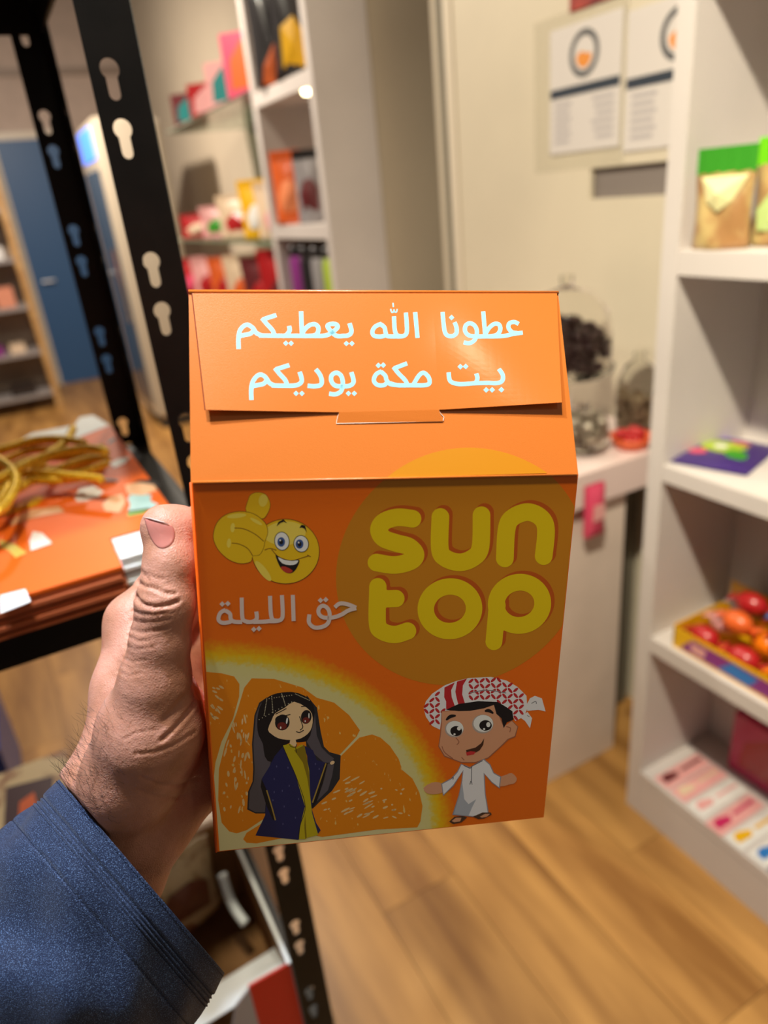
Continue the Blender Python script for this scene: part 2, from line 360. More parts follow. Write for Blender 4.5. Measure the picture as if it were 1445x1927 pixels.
for i, ((x, y), m1, m2, lbl) in enumerate(sach):
    t = empty('sachet', (x, y, zD), .05 * math.sin(i * 3), label=lbl, cat='sachet', group='sachets lying on the bottom shelf')
    q = MB(); vs = []; fs = []; a1, b1 = 12, 5
    for j in range(b1 + 1):
        for k in range(a1 + 1):
            u, v = k / a1, j / b1
            vs.append(((u - .5) * .15, (v - .5) * .043, .002 + .008 * (max(0, math.sin(math.pi * u)) * max(0, math.sin(math.pi * v))) ** .5))
    K = len(vs); vs += [(v[0], v[1], .0006) for v in vs]
    for j in range(b1):
        for k in range(a1):
            a = j * (a1 + 1) + k; fs += [(a, a + 1, a + a1 + 2, a + a1 + 1), (K + a, K + a + a1 + 1, K + a + a1 + 2, K + a + 1)]
    q.add(vs, fs).build('bag_body', m1, t, smooth=True)
    MB().poly([(-.068, -.010, .0082), (-.03, -.012, .0110), (-.02, .000, .0112), (-.05, .012, .0095), (-.066, .008, .0082)]).build('printed_motif', m2, t)
    MB().poly([(-.01, -.006, .0112), (.058, -.005, .0104), (.060, .002, .0104), (-.01, .001, .0112)]).build('printed_motif', m2, t)
# packs in the left unit
def at_px(px, py, x, z): w_ = W(px, py, 0, x); return (x, w_.y, z)
pouch('snack_pouch', .115, .34, .045, C_drk, at_px(553, 128, 1.13, 1.876), -.45, 'black snack bag with yellow picture on the top shelf of the far unit', 'pouch', mprint=C_yel, pshape=[(-.3, .1), (.36, .1), (.4, .45), (.15, .6), (-.25, .5)])
pouch('snack_pouch', .115, .36, .045, C_drk, at_px(511, 140, 1.115, 1.876), -.45, 'black snack bag with rust picture, left of the yellow one', 'pouch', mprint=Mc('rust print', (190, 90, 40)), pshape=[(-.3, .02), (.1, .02), (.3, .35), (.2, .42), (-.2, .2)])
pouch('snack_pouch', .115, .26, .045, C_org, at_px(552, 425, 1.13, 1.411), -.45, 'tall orange snack bag on the shelf above the dark jars', 'pouch', mprint=Mc('peach print', (250, 150, 100)))
pouch('snack_pouch', .10, .25, .045, C_gry, at_px(590, 425, 1.15, 1.411), -.45, 'grey snack bag with black top beside the orange one', 'pouch', mtop=C_drk, mprint=C_mar)
for i, (y, m1, lbl) in enumerate(((2.83, C_vio, 'violet'), (2.72, C_drk, 'dark grey'), (2.61, C_gry, 'silver'), (2.50, C_lim, 'lime'))):
    t = empty('snack_jar', (1.14, y, .951), 0, label=lbl + ' snack jar with black lid on the lower shelf of the far unit', cat='jar', group='jars on the far unit')
    MB().lathe([(0, 0), (.042, 0), (.045, .01), (.045, .32), (.036, .345)], n=20).build('jar_body', m1, t, smooth=True)
    MB().lathe([(.038, .343), (.04, .347), (.04, .38), (0, .382)], n=20).build('lid', C_drk, t, smooth=True)
# glass shelves with packs, beyond the far unit
M_gl = mat('greenish glass', (190, 215, 200), .04, trans=.92)
gs1 = B('glass_shelf', (1.20, 2.98, 1.925), (1.69, 4.85, 1.937), M_gl, None, .001, label='green-edged glass shelf carrying the colourful packs near the top', cat='shelf')
gs2 = B('glass_shelf', (1.10, 2.98, 1.335), (1.69, 5.0, 1.347), M_gl, None, .001, label='glass shelf under the yellow bag, above the red packs', cat='shelf')
gs3 = B('glass_shelf', (1.10, 2.98, 0.99), (1.69, 5.0, 1.002), M_gl, None, .001, label='lowest glass shelf, below the red packs', cat='shelf')
for i, gs in enumerate((gs1, gs2, gs3)):
    for y in (3.15, 3.9, 4.45):
        MB().box((1.60, y, -.06), (1.689, y + .02, 0)).build('bracket', mat('grey metal', (140, 138, 132), .35, metal=.8), gs).location = (0, 0, (1.925, 1.335, .99)[i])
tp = [(3.25, C_tea, C_pnk, .26, .25, 'teal and pink'), (3.58, C_pnk, C_org, .25, .26, 'pink and orange'), (3.90, C_lpk, C_tea, .24, .20, 'pale pink and teal'), (4.23, C_red, C_lpk, .26, .16, 'red'), (4.56, C_mar, C_tea, .28, .16, 'maroon and teal')]
for y, a, b2, w, h, nm in tp:
    carton('snack_carton', (w, .10, h), (1.34, y, 1.9375), -.75, a, nm + ' snack carton on the high glass shelf', 'box', b2)
for y, a, b2, w, h, nm in ((3.12, C_crm, C_lpk, .22, .23, 'cream and pink'), (3.36, C_yel, C_wht, .20, .25, 'bright yellow'), (3.66, C_crm, C_red, .24, .20, 'cream and red'), (4.0, C_lpk, C_grn, .24, .16, 'pink and green'), (4.4, C_red, C_crm, .26, .13, 'red and cream')):
    pouch('snack_bag', w, h, .07, a, (1.20, y, 1.3475), -.5, nm + ' snack bag on the middle glass shelf', 'bag', mprint=b2)
for y, a, b2, w, h, nm in ((3.12, C_red, C_mar, .24, .31, 'dark red'), (3.38, C_mar, C_red, .24, .27, 'maroon'), (3.66, C_crm, C_org, .24, .27, 'cream and orange'), (3.95, C_org, C_red, .24, .25, 'orange'), (4.28, C_lpk, C_red, .26, .25, 'pale pink'), (4.62, C_red, C_pnk, .28, .23, 'bright red')):
    pouch('snack_bag', w, h, .08, a, (1.18, y, 1.0025), -.5, nm + ' snack bag on the lowest glass shelf', 'bag', mprint=b2)

# ------------------------------------------------------------------ wall notices, red poster
def notice(px0, py0, px1, py1, label):
    a = W(px0, py0, 0, XW - .004); b = W(px1, py1, 0, XW - .004)
    y0, y1 = min(a.y, b.y), max(a.y, b.y); z0, z1 = min(a.z, b.z), max(a.z, b.z)
    t = empty('price_sheet', (XW - .002, (y0 + y1) / 2, (z0 + z1) / 2), 0, label=label, cat='notice')
    w, h = (y1 - y0) / 2, (z1 - z0) / 2
    B('paper', (-.0015, -w, -h), (.0015, w, h), mat('notice paper', (212, 205, 200), .5), t)
    inkb = mat('navy print', (38, 48, 62), .6); inkg = mat('grey print', (176, 170, 172), .6); inko = mat('orange print', (224, 140, 50), .6)
    x = -.0019
    q = MB(); r0, r1, n = .050, .036, 28; cz = h * .52
    vs = []
    for k in range(n): vs += [(x, r0 * math.cos(2*math.pi*k/n), cz + r0 * math.sin(2*math.pi*k/n)), (x, r1 * math.cos(2*math.pi*k/n), cz + r1 * math.sin(2*math.pi*k/n))]
    if w > .09: vs = [(a_, b_ * 1.0, c_) for a_, b_, c_ in vs]
    q.add(vs, [(2*k, 2*((k+1) % n), 2*((k+1) % n)+1, 2*k+1) for k in range(n)]).build('logo_ring', mat('dark grey print', (90, 90, 92), .6), t)
    MB().poly([(x, .026 * math.cos(math.pi + math.pi*k/8) , cz - .004 + .026 * math.sin(math.pi + math.pi*k/8)) for k in range(9)] + [(x, .012, cz + .006), (x, -.008, cz)]).build('logo_bowl', inko, t)
    MB().box((x - .0002, -w * .98, h * -.085), (x, w * .98, h * .065)).build('title_bar', inkb, t)
    q = MB()
    for k in range(6):
        z = -h * (.2 + .12 * k)
        q.box((x - .0001, w * (.35 + .05 * (k % 2)), z - .004), (x, w * .85, z + .004)); q.box((x - .0001, -w * .85, z - .004), (x, -w * (.25 + .06 * (k % 3)), z + .004))
    q.build('text_lines', inkg, t, kind='stuff')
    return t
notice(1035, 60, 1163, 275, 'white price sheet with round logo and navy bar, left one on the cream wall')
notice(1182, 22, 1372, 262, 'white price sheet with round logo, right one partly behind the shelf edge')
a = W(1072, 24, 0, XW - .003); b = W(1185, -60, 0, XW - .003)
B('red_poster', (XW - .004, b.y, a.z), (XW - .0005, a.y, b.z + .1), mat('red poster print', (168, 60, 44), .4, rgb2=(120, 30, 30), vscale=20), None, label='dark red poster above the price sheets, cut by the top edge', cat='poster')
# clear plastic sleeve round the left notice
a = W(1005, 45, 0, XW - .001); b = W(1172, 320, 0, XW - .001)
B('sheet_holder', (XW - .0035, b.y, b.z + .012), (XW - .0028, a.y, a.z), mat('frosted plastic', (214, 210, 186), .3, alpha=.12), None, label='clear plastic holder behind the left price sheet', cat='holder').location = (.0028, 0, 0)

# ------------------------------------------------------------------ counter with glass jars
ct = empty('counter', (0.85, 1.113, 0), label='white counter with a pinkish top behind the orange box, next to the right shelf unit', cat='counter')
def cb(name, a, b, m, bevel=.002):
    o = B(name, a, b, m, None, bevel); o.parent = ct; o.location = (-.85, -1.113, 0); return o
M_ctr = mat('counter laminate', (218, 202, 190), .45, var=.03); M_ctop = mat('pale pink counter top', (226, 205, 200), .35)
cb('counter_body', (0.86, 1.125, 0.0), (1.205, 2.0, 0.80), M_ctr)
cb('worktop', (0.85, 1.105, 0.80), (1.385, 2.02, 0.885), M_ctop)
cb('back_filler', (1.27, 1.25, 0.0), (1.385, 2.0, 0.80), M_groove)
M_glass = mat('clear jar glass', (244, 244, 240), .03, trans=1.0)
M_glass.node_tree.nodes['Principled BSDF'].inputs['IOR'].default_value = 1.12
M_choc = mat('dark chocolate sweets', (64, 40, 38), .5, bump=.5, bscale=60); M_mix = mat('mixed sweets', (170, 150, 120), .5, rgb2=(120, 96, 70), vscale=40)
def jar(loc, r, h, mfill, hfill, label, dome=True, lid=False):
    t = empty('glass_jar', loc, 0, label=label, cat='jar')
    pr = [(0, .004), (r * .6, .004), (r * .95, .02), (r, h * .4), (r * .92, h * .7), (r * .6, h * .9)]
    if dome: pr += [(r * .25, h * .97), (.012, h * .99), (.014, h * 1.06), (0, h * 1.08)]
    inner = [(max(a - .004, 0), b2 - (.004 if i > 4 else -.003)) for i, (a, b2) in enumerate(pr)][::-1]
    MB().lathe(pr + (inner if not dome else []), n=28).build('glass_body', M_glass, t, smooth=True)
    if mfill:
        rr = random.Random(int(r * 1e4)); q = MB()
        for k in range(70):
            a = rr.uniform(0, 6.28); d = r * .78 * math.sqrt(rr.random()); z = .022 + rr.random() * (hfill - .02)
            q.ellipsoid((d * math.cos(a), d * math.sin(a), z), (.014, .011, .009), 7, 5, Matrix.Rotation(rr.uniform(0, 3), 3, 'Z'))
        q.build('sweets', mfill, t, smooth=True, kind='stuff')
    return t
zc = .8855
jar((1.04, 1.30, zc), .060, .13, mat('green grey sweets', (130, 124, 96), .5, rgb2=(180, 160, 120), vscale=30), .05, 'low domed glass jar of pale sweets, nearest the orange box')
jar((1.34, 1.135, zc), .028, .10, mat('orange sweets', (206, 110, 60), .5), .045, 'small glass jar of orange sweets at the front of the counter', dome=True)
st = empty('cake_stand', (1.235, 1.375, zc), 0, label='tall glass stand holding dark chocolates, at the back of the counter', cat='stand')
MB().lathe([(0, 0), (.07, 0), (.07, .006), (.015, .012), (.012, .13), (.02, .14), (.115, .15), (.12, .165), (.112, .165), (.1, .156), (0, .156)], n=28).build('glass_base', M_glass, st, smooth=True)
q = MB(); rr = random.Random(5)
for k in range(110):
    a = rr.uniform(0, 6.28); d = .088 * math.sqrt(rr.random()); q.ellipsoid((d * math.cos(a), d * math.sin(a), .168 + rr.random() * .13 * (1 - .6 * d / .1)), (.02, .015, .014), 7, 5, Matrix.Rotation(rr.uniform(0, 3), 3, 'Z'))
q.build('chocolates', M_choc, st, smooth=True, kind='stuff')
MB().lathe([(.11, .158), (.112, .24), (.10, .30), (.06, .345), (.014, .36), (.016, .385), (0, .39)], n=28).build('glass_dome', M_glass, st, smooth=True)
jar((1.335, 1.228, zc), .052, .19, M_mix, .10, 'tall glass jar of mixed sweets near the wall')
jar((1.148, 1.212, zc), .058, .11, mat('cream foil sweets', (206, 196, 176), .3, rgb2=(150, 136, 120), vscale=40), .08, 'glass jar of cream-wrapped sweets at the front of the counter behind the pink packet')
ob = empty('snack_tray', (1.25, 1.160, zc), .2, label='low orange-red tray of sweets at the counter edge', cat='tray')
MB().lathe([(0, 0), (.036, 0), (.052, .03), (.049, .03), (.034, .005), (0, .005)], n=24).build('tray_body', mat('orange red plastic', (206, 90, 50), .35), ob, smooth=True)
q = MB()
for k in range(22):
    a = rr.uniform(0, 6.28); d = .032 * math.sqrt(rr.random()); q.ellipsoid((d * math.cos(a), d * math.sin(a), .02 + rr.random() * .018), (.013, .01, .009), 7, 5)
q.build('sweets', C_red, ob, smooth=True, kind='stuff')
pk = empty('pink_packet', (1.07, 1.10, .80), 0, label='hot pink packet hanging on the front of the counter beside the box', cat='packet')
q = MB(); vs = []; fs = []
for j in range(9):
    for i in range(7):
        u, v = i / 6, j / 8; vs.append((-.02 + u * .055, -.004 - .012 * (math.sin(math.pi * u) * math.sin(math.pi * v)) ** .5, -.075 + v * .13))
K = len(vs); vs += [(a, .0035, c) for a, b2, c in vs]
for j in range(8):
    for i in range(6):
        a = j * 7 + i; fs += [(a, a + 1, a + 8, a + 7), (K + a, K + a + 7, K + a + 8, K + a + 1)]
q.add(vs, fs).build('bag_body', C_pnk, pk, smooth=True)
MB().poly([(-.012, -.018, -.03), (.022, -.018, -.028), (.025, -.018, .01), (-.01, -.018, .012)]).build('printed_motif', C_lpk, pk)

# ------------------------------------------------------------------ freezer, wooden rack at the far end
fz = empty('upright_freezer', (0.87, 5.42, 0), label='tall white upright freezer with blue lit sign and glass door, behind the black rack', cat='freezer')
M_app = mat('freezer white', (192, 180, 160), .35)
B('cabinet', (0, 0, .08), (.44, .7, 2.10), M_app, fz, .03)
B('plinth', (.03, .03, 0), (.41, .67, .08), mat('dark grey plinth', (60, 58, 56), .6), fz)
B('lit_sign', (-.006, .06, 1.86), (.0, .6, 2.05), mat('blue lit sign', (70, 130, 255), emit=1.6), fz)
B('glass_door', (-.012, .05, .2), (-.001, .64, 1.80), mat('dark blue door glass', (70, 84, 100), .1), fz, .002)
B('door_handle', (-.04, .08, .8), (-.014, .10, 1.3), mat('chrome', (200, 200, 205), .2, metal=1), fz, .003)
wr_ = empty('wooden_rack', (-0.9, 6.9, 0), label='light wooden rack with grey shelves and small goods at the far left', cat='shelf unit')
M_wood = mat('pale pine', (176, 132, 78), .5, rgb2=(196, 156, 100), stretch=(1, 1, 8), vscale=3)
for x in (0, 1.17):
    for y in (0, .40): B('leg', (x, y, 0), (x + .05, y + .05, 2.35), M_wood, wr_, .002)
for z in (.12, .48, .86, 1.24, 1.62, 2.0): B('shelf', (.05, .0, z), (1.17, .45, z + .03), mat('grey shelf board', (150, 142, 138), .5), wr_, .002)
B('back_panel', (.05, .44, .12), (1.17, .45, 2.3), mat('greige back panel', (150, 132, 116), .6), wr_)
gk = 0
for z, items in ((.151, [(.95, C_drk, .2, .08), (.6, C_gry, .2, .1)]), (.511, [(1.0, C_crm, .12, .07), (.75, C_vio, .28, .07)]), (.891, [(1.02, mat('peach carton', (214, 140, 110), .5), .14, .16), (.78, C_wht, .22, .12), (.5, C_blu, .2, .2)]), (1.271, [(1.0, C_wht, .2, .1), (.7, C_gry, .2, .16)]), (1.651, [(.95, C_yel, .2, .2), (.65, C_red, .2, .2)])):
    for x, m, w, h in items:
        gk += 1
        nmz = {.151: 'bottom', .511: 'second lowest', .891: 'waist-high', 1.271: 'fourth', 1.651: 'highest stocked'}[z]
        carton('goods_box', (w, .2, h), (-0.9 + x, 7.06, z), 0, m, m.name.replace(' wrapper', '').replace(' carton', '') + ' goods box on the ' + nmz + ' shelf of the wooden rack', 'box')
B('blue_crate', (-0.62, 1.80, 0), (-0.30, 2.15, .27), mat('blue plastic', (16, 60, 150), .35), None, .01, label='deep blue crate standing on the floor behind the black rack', cat='crate')

# ------------------------------------------------------------------ black boltless rack
rk = empty('metal_rack', (0.141, 0.6, 0), label='black boltless steel rack with keyhole posts, standing left of the hand', cat='rack')
def keyhole(cx_, cz_, s=1.0, n=14):
    R1, R2, L_ = .0067 * s, .0041 * s, .0155 * s
    out = []
    a0 = math.asin(R2 / R1)
    for k in range(n + 1):
        a = -math.pi / 2 + a0 + (2 * math.pi - 2 * a0) * k / n; out.append((cx_ + R1 * math.cos(a), cz_ + .004 + R1 * math.sin(a)))
    for k in range(9):
        a = math.pi + math.pi * k / 8; out.append((cx_ + R2 * math.cos(a), cz_ + .004 - L_ + R2 * math.sin(a)))
    return out
def flange(name, width, z0, z1, zs, parent, cxh, axis):        # flat steel strip with real keyholes; axis x or y
    cu = bpy.data.curves.new('c', 'CURVE'); cu.dimensions = '2D'; cu.fill_mode = 'BOTH'; cu.extrude = .0008
    def sp_(pts):
        s = cu.splines.new('POLY'); s.points.add(len(pts) - 1); s.use_cyclic_u = True
        for i, (a, b2) in enumerate(pts): s.points[i].co = (a, b2, 0, 1)
    sp_([(0, z0), (width, z0), (width, z1), (0, z1)])
    for z in zs: sp_(keyhole(cxh, z))
    co = bpy.data.objects.new('c', cu); COL.objects.link(co); dg = bpy.context.evaluated_depsgraph_get()
    me = bpy.data.meshes.new_from_object(co.evaluated_get(dg)); bpy.data.objects.remove(co)
    for v in me.vertices:
        x, y, z = v.co; v.co = (x, z, y) if axis == 'x' else (z, x, y)
    me.materials.clear(); me.materials.append(M_black)
    o = bpy.data.objects.new(name, me); COL.objects.link(o); o.parent = parent; return o
pat = lambda ztop: sorted([ztop - .1285 * k for k in range(14) if ztop - .1285 * k > .03] + [ztop - .0375 - .1285 * k for k in range(14) if ztop - .0375 - .1285 * k > .03])
def post(x, y, sx, sy, ztop, name='post'):      # corner at (x,y); flanges run towards sx, sy
    p_ = empty(name, (x - .141, y - .6, 0)); p_.parent = rk
    zs = pat(ztop)
    f1 = flange('flange', .0375, 0, 2.0, zs, p_, .0230 if sx > 0 else .0375 - .0230, 'x'); f1.location = (0 if sx > 0 else -.0375, 0, 0)
    f2 = flange('flange', .0375, 0, 2.0, zs, p_, .0230 if sy > 0 else .0375 - .0230, 'y'); f2.location = (0, 0 if sy > 0 else -.0375, 0)
    return p_
P1 = post(.141, .600, -1, 1, 1.591 + .1285)
P2 = post(.1415, 1.05, -1, -1, 1.6145 + .1285)
post(-.86, .600, 1, 1, 1.591 + .1285); post(-.86, 1.05, 1, -1, 1.6145 + .1285)
def beam(z0, z1):
    for nm, a, b2 in (('front_beam', (-.858, .602, z0), (.139, .607, z1)), ('rear_beam', (-.858, 1.043, z0), (.139, 1.048, z1)),
                      ('side_beam', (.134, .607, z0), (.139, 1.043, z1)), ('side_beam', (-.858, .607, z0), (-.853, 1.043, z1))):
        o = B(nm, a, b2, M_black, None, .001); o.parent = rk; o.location = (-.141, -.6, 0)
for z0, z1 in ((1.160, 1.200), (.405, .445), (.12, .16), (1.70, 1.745)): beam(z0, z1)
M_board = mat('black shelf board', (24, 22, 21), .5)
for z in (1.196, .448, .156, 1.741):
    o = B('shelf_board', (-.852, .608, z), (.133, 1.042, z + .006), M_board, None, 0); o.parent = rk; o.location = (-.141, -.6, 0)

# ------------------------------------------------------------------ stack of flattened gift boxes on the rack shelf
C_box = mat('printed orange carton', (236, 104, 22), .5, spec=.3, bump=.05, bscale=700); C_edge = mat('orange brown carton edge', (176, 92, 52), .6)
C_card = mat('uncoated white card', (232, 236, 236), .5)
zS = 1.2025
for i in range(8):
    t = empty('flattened_box', (0, 0, zS + i * .0042), 0, label=['flattened orange gift box carton in the stack on the black rack', 'topmost flattened orange gift box carton under the gold cords'][i == 7], cat='carton', **({} if i == 7 else dict(group='flattened cartons under the top one')))
    dx = .002 * math.sin(i * 2.2); th = .0030
    MB().box((-.40 + dx, .575 + dx, 0), (.036 + dx, 1.040, th)).box((.036 + dx, .64 + dx, 0), (.100 + dx, 1.040, th)).build('carton_sheet', C_box if i == 7 else C_edge, t)
    MB().box((.037 + dx, .590 + dx, 0), (.088 + dx, .638, th * .9)).build('glue_tab', C_card, t, label='white glue tab')
    if i == 7:
        topz = th + .0004
        def flat(name, m, pts, dz=0): 
            MB().poly([(W(a, b2, 2, zS + i * .0042 + topz + dz).x, W(a, b2, 2, zS + i * .0042 + topz + dz).y, topz + dz) for a, b2 in pts]).build(name, m, t)
        tp_c = mat('print cyan', (176, 222, 232), .4); tp_d = mat('print black', (30, 26, 26), .4); tp_s = mat('print skin', (232, 176, 130), .4); tp_w = mat('print white', (236, 232, 226), .4); tp_g = mat('print green', (120, 170, 60), .4)
        flat('inner_card', C_card, [(30, 833), (60, 815), (140, 800), (150, 785), (175, 781), (206, 800), (140, 826), (90, 832)])
        flat('printed_shadow', tp_d, [(238, 914), (262, 903), (290, 902), (306, 910), (300, 916), (268, 916), (240, 920)], .0001)
        flat('printed_figure', tp_c, [(250, 926), (285, 932), (283, 942), (298, 950), (285, 958), (240, 965), (245, 950), (240, 938)], .0002)
        flat('printed_figure', tp_s, [(235, 912), (262, 908), (290, 912), (296, 922), (270, 932), (240, 930)], .0003)
        flat('printed_grass', tp_g, [(240, 962), (285, 955), (270, 966), (240, 972)], .0002)
        flat('printed_figure', tp_s, [(192, 950), (205, 935), (230, 930), (236, 945), (225, 965), (198, 962)], .0002)
        flat('printed_ribbon', tp_w, [(140, 935), (150, 918), (175, 913), (195, 925), (185, 935), (165, 942), (145, 944)], .0002)
        flat('printed_ribbon', tp_d, [(188, 900), (225, 903), (220, 907), (192, 906)], .0002)
        flat('printed_ribbon', tp_d, [(203, 830), (218, 822), (216, 828), (204, 836)], .0002)
        flat('printed_figure', tp_w, [(205, 872), (225, 862), (245, 860), (235, 872), (215, 880)], .0002)
        flat('printed_figure', tp_s, [(60, 958), (110, 952), (122, 963), (60, 975), (20, 990), (18, 978)], .0002)
        flat('printed_figure', tp_w, [(62, 1000), (80, 1003), (98, 1022), (58, 1036), (55, 1018)], .0002)
        flat('printed_slice', mat('print lemon', (214, 190, 90), .4), [(0, 1015), (30, 1025), (50, 1040), (30, 1050), (15, 1035), (0, 1030)], .0002)
        flat('printed_logo', C_yel, [(0, 960), (60, 935), (90, 930), (70, 950), (20, 968), (0, 972)], .0002)
        flat('glue_tab_top', C_card, [(0, 1120), (48, 1108), (58, 1132), (0, 1155)], .0002)
# gold twisted cords
M_gold = mat('gold cord', (240, 200, 50), .35, metal=.25, rgb2=(214, 166, 26), vscale=220)
zt = zS + 8 * .0042 + .003
cd = empty('cord_bundle', (0, 0, 0), label='bundle of gold twisted cords lying on the flattened cartons', cat='cords')
cords = [[(-60, 905), (10, 900), (60, 880), (110, 885), (150, 876), (192, 868)], [(-60, 915), (10, 910), (70, 893), (130, 893), (170, 884), (202, 872)], [(-60, 940), (5, 920), (40, 893), (90, 892), (140, 897), (192, 902)],
         [(-60, 880), (0, 868), (50, 850), (100, 845), (150, 848), (195, 842)], [(-60, 870), (0, 850), (40, 838), (90, 830), (120, 832)], [(-60, 925), (0, 905), (70, 876), (95, 852), (125, 830), (138, 806)],
         [(-60, 890), (10, 880), (50, 866), (90, 862), (150, 858), (188, 858)], [(-60, 960), (-10, 950), (8, 930), (18, 905), (12, 880), (-6, 862), (-40, 850)], [(-60, 975), (-5, 962), (20, 935), (30, 905), (20, 882), (0, 868)], [(-60, 930), (20, 925), (60, 905), (100, 905), (150, 900)], [(-60, 860), (10, 843), (60, 829), (110, 826), (160, 834)], [(-60, 918), (0, 898), (60, 868), (110, 852), (165, 844), (200, 850)], [(-60, 950), (10, 935), (45, 908), (100, 886), (160, 866), (205, 862)]]
for ci, c in enumerate(cords):
    z = zt + .0045 + (.0085 * (ci % 3)) + (.012 if ci >= 7 else 0)
    pp = catmull([W(a, b2, 2, z) for a, b2 in c], 10)
    # resample
    L_ = [0]
    for k in range(1, len(pp)): L_.append(L_[-1] + (pp[k] - pp[k-1]).length)
    nn = int(L_[-1] / .0016); rs = []
    for k in range(nn + 1):
        s = L_[-1] * k / nn; j = max(0, min(len(pp) - 2, int(np.searchsorted(L_, s)) - 1)); tt = (s - L_[j]) / max(1e-9, L_[j+1] - L_[j]); rs.append((pp[j].lerp(pp[j+1], tt), s))
    q = MB()
    for st_ in range(3):
        path = []
        for k, (p_, s) in enumerate(rs):
            tg = (rs[min(k+1, nn)][0] - rs[max(k-1, 0)][0]).normalized(); a = tg.cross(Vector((0, 0, 1))).normalized(); b2 = a.cross(tg)
            ph = s / .019 * 2 * math.pi + st_ * 2.0944; path.append(p_ + (a * math.cos(ph) + b2 * math.sin(ph)) * .0023)
        q.tube(path, .0027, 6)
    q.build('cord', M_gold, cd, smooth=True)

# ------------------------------------------------------------------ things on the lower rack shelf
zL = .4565
M_crt = mat('brown cardboard', (150, 108, 62), .7, rgb2=(134, 94, 52), vscale=12)
C_pat = mat('cream patterned wrapper', (214, 190, 148), .45, rgb2=(150, 100, 70), vscale=26, ramp=(.5, .6))
C_pic = Mc('dark picture', (70, 40, 50))
for k, (x0, x1) in enumerate(((-.42, -.255), (-.25, -.088))):
    t = empty('patterned_carton', ((x0 + x1) / 2, .93, zL), 0, label=('cream patterned carton with dark pictures at the rear left of the lower shelf', 'cream patterned carton with dark picture just left of the wrist')[k], cat='box')
    w = (x1 - x0) / 2
    B('carton_body', (-w, -.12, 0), (w, .115, .285), C_pat, t, .002)
    MB().poly([(-w * .2, -.03, .2856), (w * .6, -.045, .2856), (w * .7, .06, .2856), (-w * .1, .075, .2856)]).build('printed_picture', C_pic, t)
    MB().poly([(w * .05, -.01, .286), (w * .4, -.015, .286), (w * .35, .04, .286), (w * .1, .03, .286)]).build('printed_picture', C_org, t)
wb = empty('gift_carton', (.103, .608, zL), 0, label='open carton with red front and brown inside on the lower rack shelf', cat='box')
hh, LX, DY = .168, .165, .27
B('red_side', (-.055, -.0015, 0), (0, .0015, hh), mat('red carton print', (200, 38, 18), .45), wb, .0004)
B('right_side', (-.002, .0015, 0), (0, DY, hh), M_crt, wb, .0004)
B('white_rim', (-.0036, -.002, hh - .0005), (.0012, DY, hh + .0022), C_card, wb, .0004)
B('back_side', (-LX, DY - .002, 0), (-.002, DY, hh), M_crt, wb, .0004)
B('left_side', (-LX, 0, 0), (-LX + .002, DY - .002, hh), M_crt, wb, .0004)
B('box_bottom', (-LX + .002, .0015, 0), (-.002, DY - .002, .002), M_crt, wb)
MB().add([(-.055, -.0015, 0), (-.055, -.0015, hh - .004), (-.075, -.002, hh - .02), (-.088, -.002, hh - .06), (-.09, -.0015, 0), (-.055, .0015, 0), (-.055, .0015, hh - .004), (-.075, .001, hh - .02), (-.088, .001, hh - .06), (-.09, .0015, 0)],
         [(0, 1, 2, 3, 4), (9, 8, 7, 6, 5), (0, 5, 6, 1), (1, 6, 7, 2), (2, 7, 8, 3), (3, 8, 9, 4)]).build('cut_side', mat('greyish card', (170, 160, 156), .6), wb)
MB().add([(-.002, .003, hh - .02), (-.14, .003, hh - .03), (-.14, .075, hh - .075), (-.002, .078, hh - .068), (-.002, .003, hh - .0215), (-.14, .003, hh - .0315), (-.14, .075, hh - .0765), (-.002, .078, hh - .0695)],
         [(0, 1, 2, 3), (7, 6, 5, 4), (0, 4, 5, 1), (1, 5, 6, 2), (2, 6, 7, 3), (3, 7, 4, 0)]).build('inner_flap', C_card, wb, label='white inner flap')
a = [W(418, 1645, 1, .80), W(432, 1690, 1, .78), W(445, 1715, 1, .76), W(462, 1738, 1, .74)]
q = MB()
for k in range(3): q.tube([a[k], a[k + 1]], [.007, .007], 8)
MB().tube(catmull(a, 5), .007, 8).build('plastic_strip', mat('white plastic film', (226, 232, 232), .4), None, True, label='curled strip of white plastic film leaning inside the red-sided carton', cat='strip')
pouch('snack_pouch', .11, .15, .035, C_pat, (.010, .845, zL + .04), 0.15, 'cream patterned pouch with brown picture standing in the red-sided carton', 'pouch', mprint=Mc('brown picture', (120, 70, 50)), tilt=.05)
B('white_carton', (.02, 1.175, 0), (.206, 1.42, .34), mat('pinkish white card', (232, 212, 196), .6), None, .004, label='plain pinkish white carton on the floor just behind the black rack', cat='box')

# ------------------------------------------------------------------ the orange gable box held in the hand
def rotm(w):
    t = np.linalg.norm(w); k = w / t; K = np.array([[0, -k[2], k[1]], [k[2], 0, -k[0]], [-k[1], k[0], 0]])
    return np.eye(3) + math.sin(t) * K + (1 - math.cos(t)) * K @ K
BR = rotm(np.array([-0.076783, 0.138654, -0.344187])); BT = np.array([0.123596, 0.239352, 1.393026])
HBX, HFL, RA = 0.178129, 0.0823, 0.507183       # body height, roof length, roof angle
gb = empty('gift_box', matrix=Matrix([[*BR[i], BT[i]] for i in range(3)] + [[0, 0, 0, 1]]), label='orange gable-top gift box with yellow letters and cartoon children, held in the hand', cat='box')
RN = np.array([0, -math.cos(RA), math.sin(RA)]); RU = np.array([0, math.sin(RA), math.cos(RA)])
def FL(px, py, h=0.0):
    d = BR.T @ ray(px, py); c = BR.T @ (CP - BT); t = (-h - c[1]) / d[1]; return c + t * d
def RL(px, py, h=0.0):
    d = BR.T @ ray(px, py); c = BR.T @ (CP - BT); t = (h - c.dot(RN)) / d.dot(RN); return c + t * d
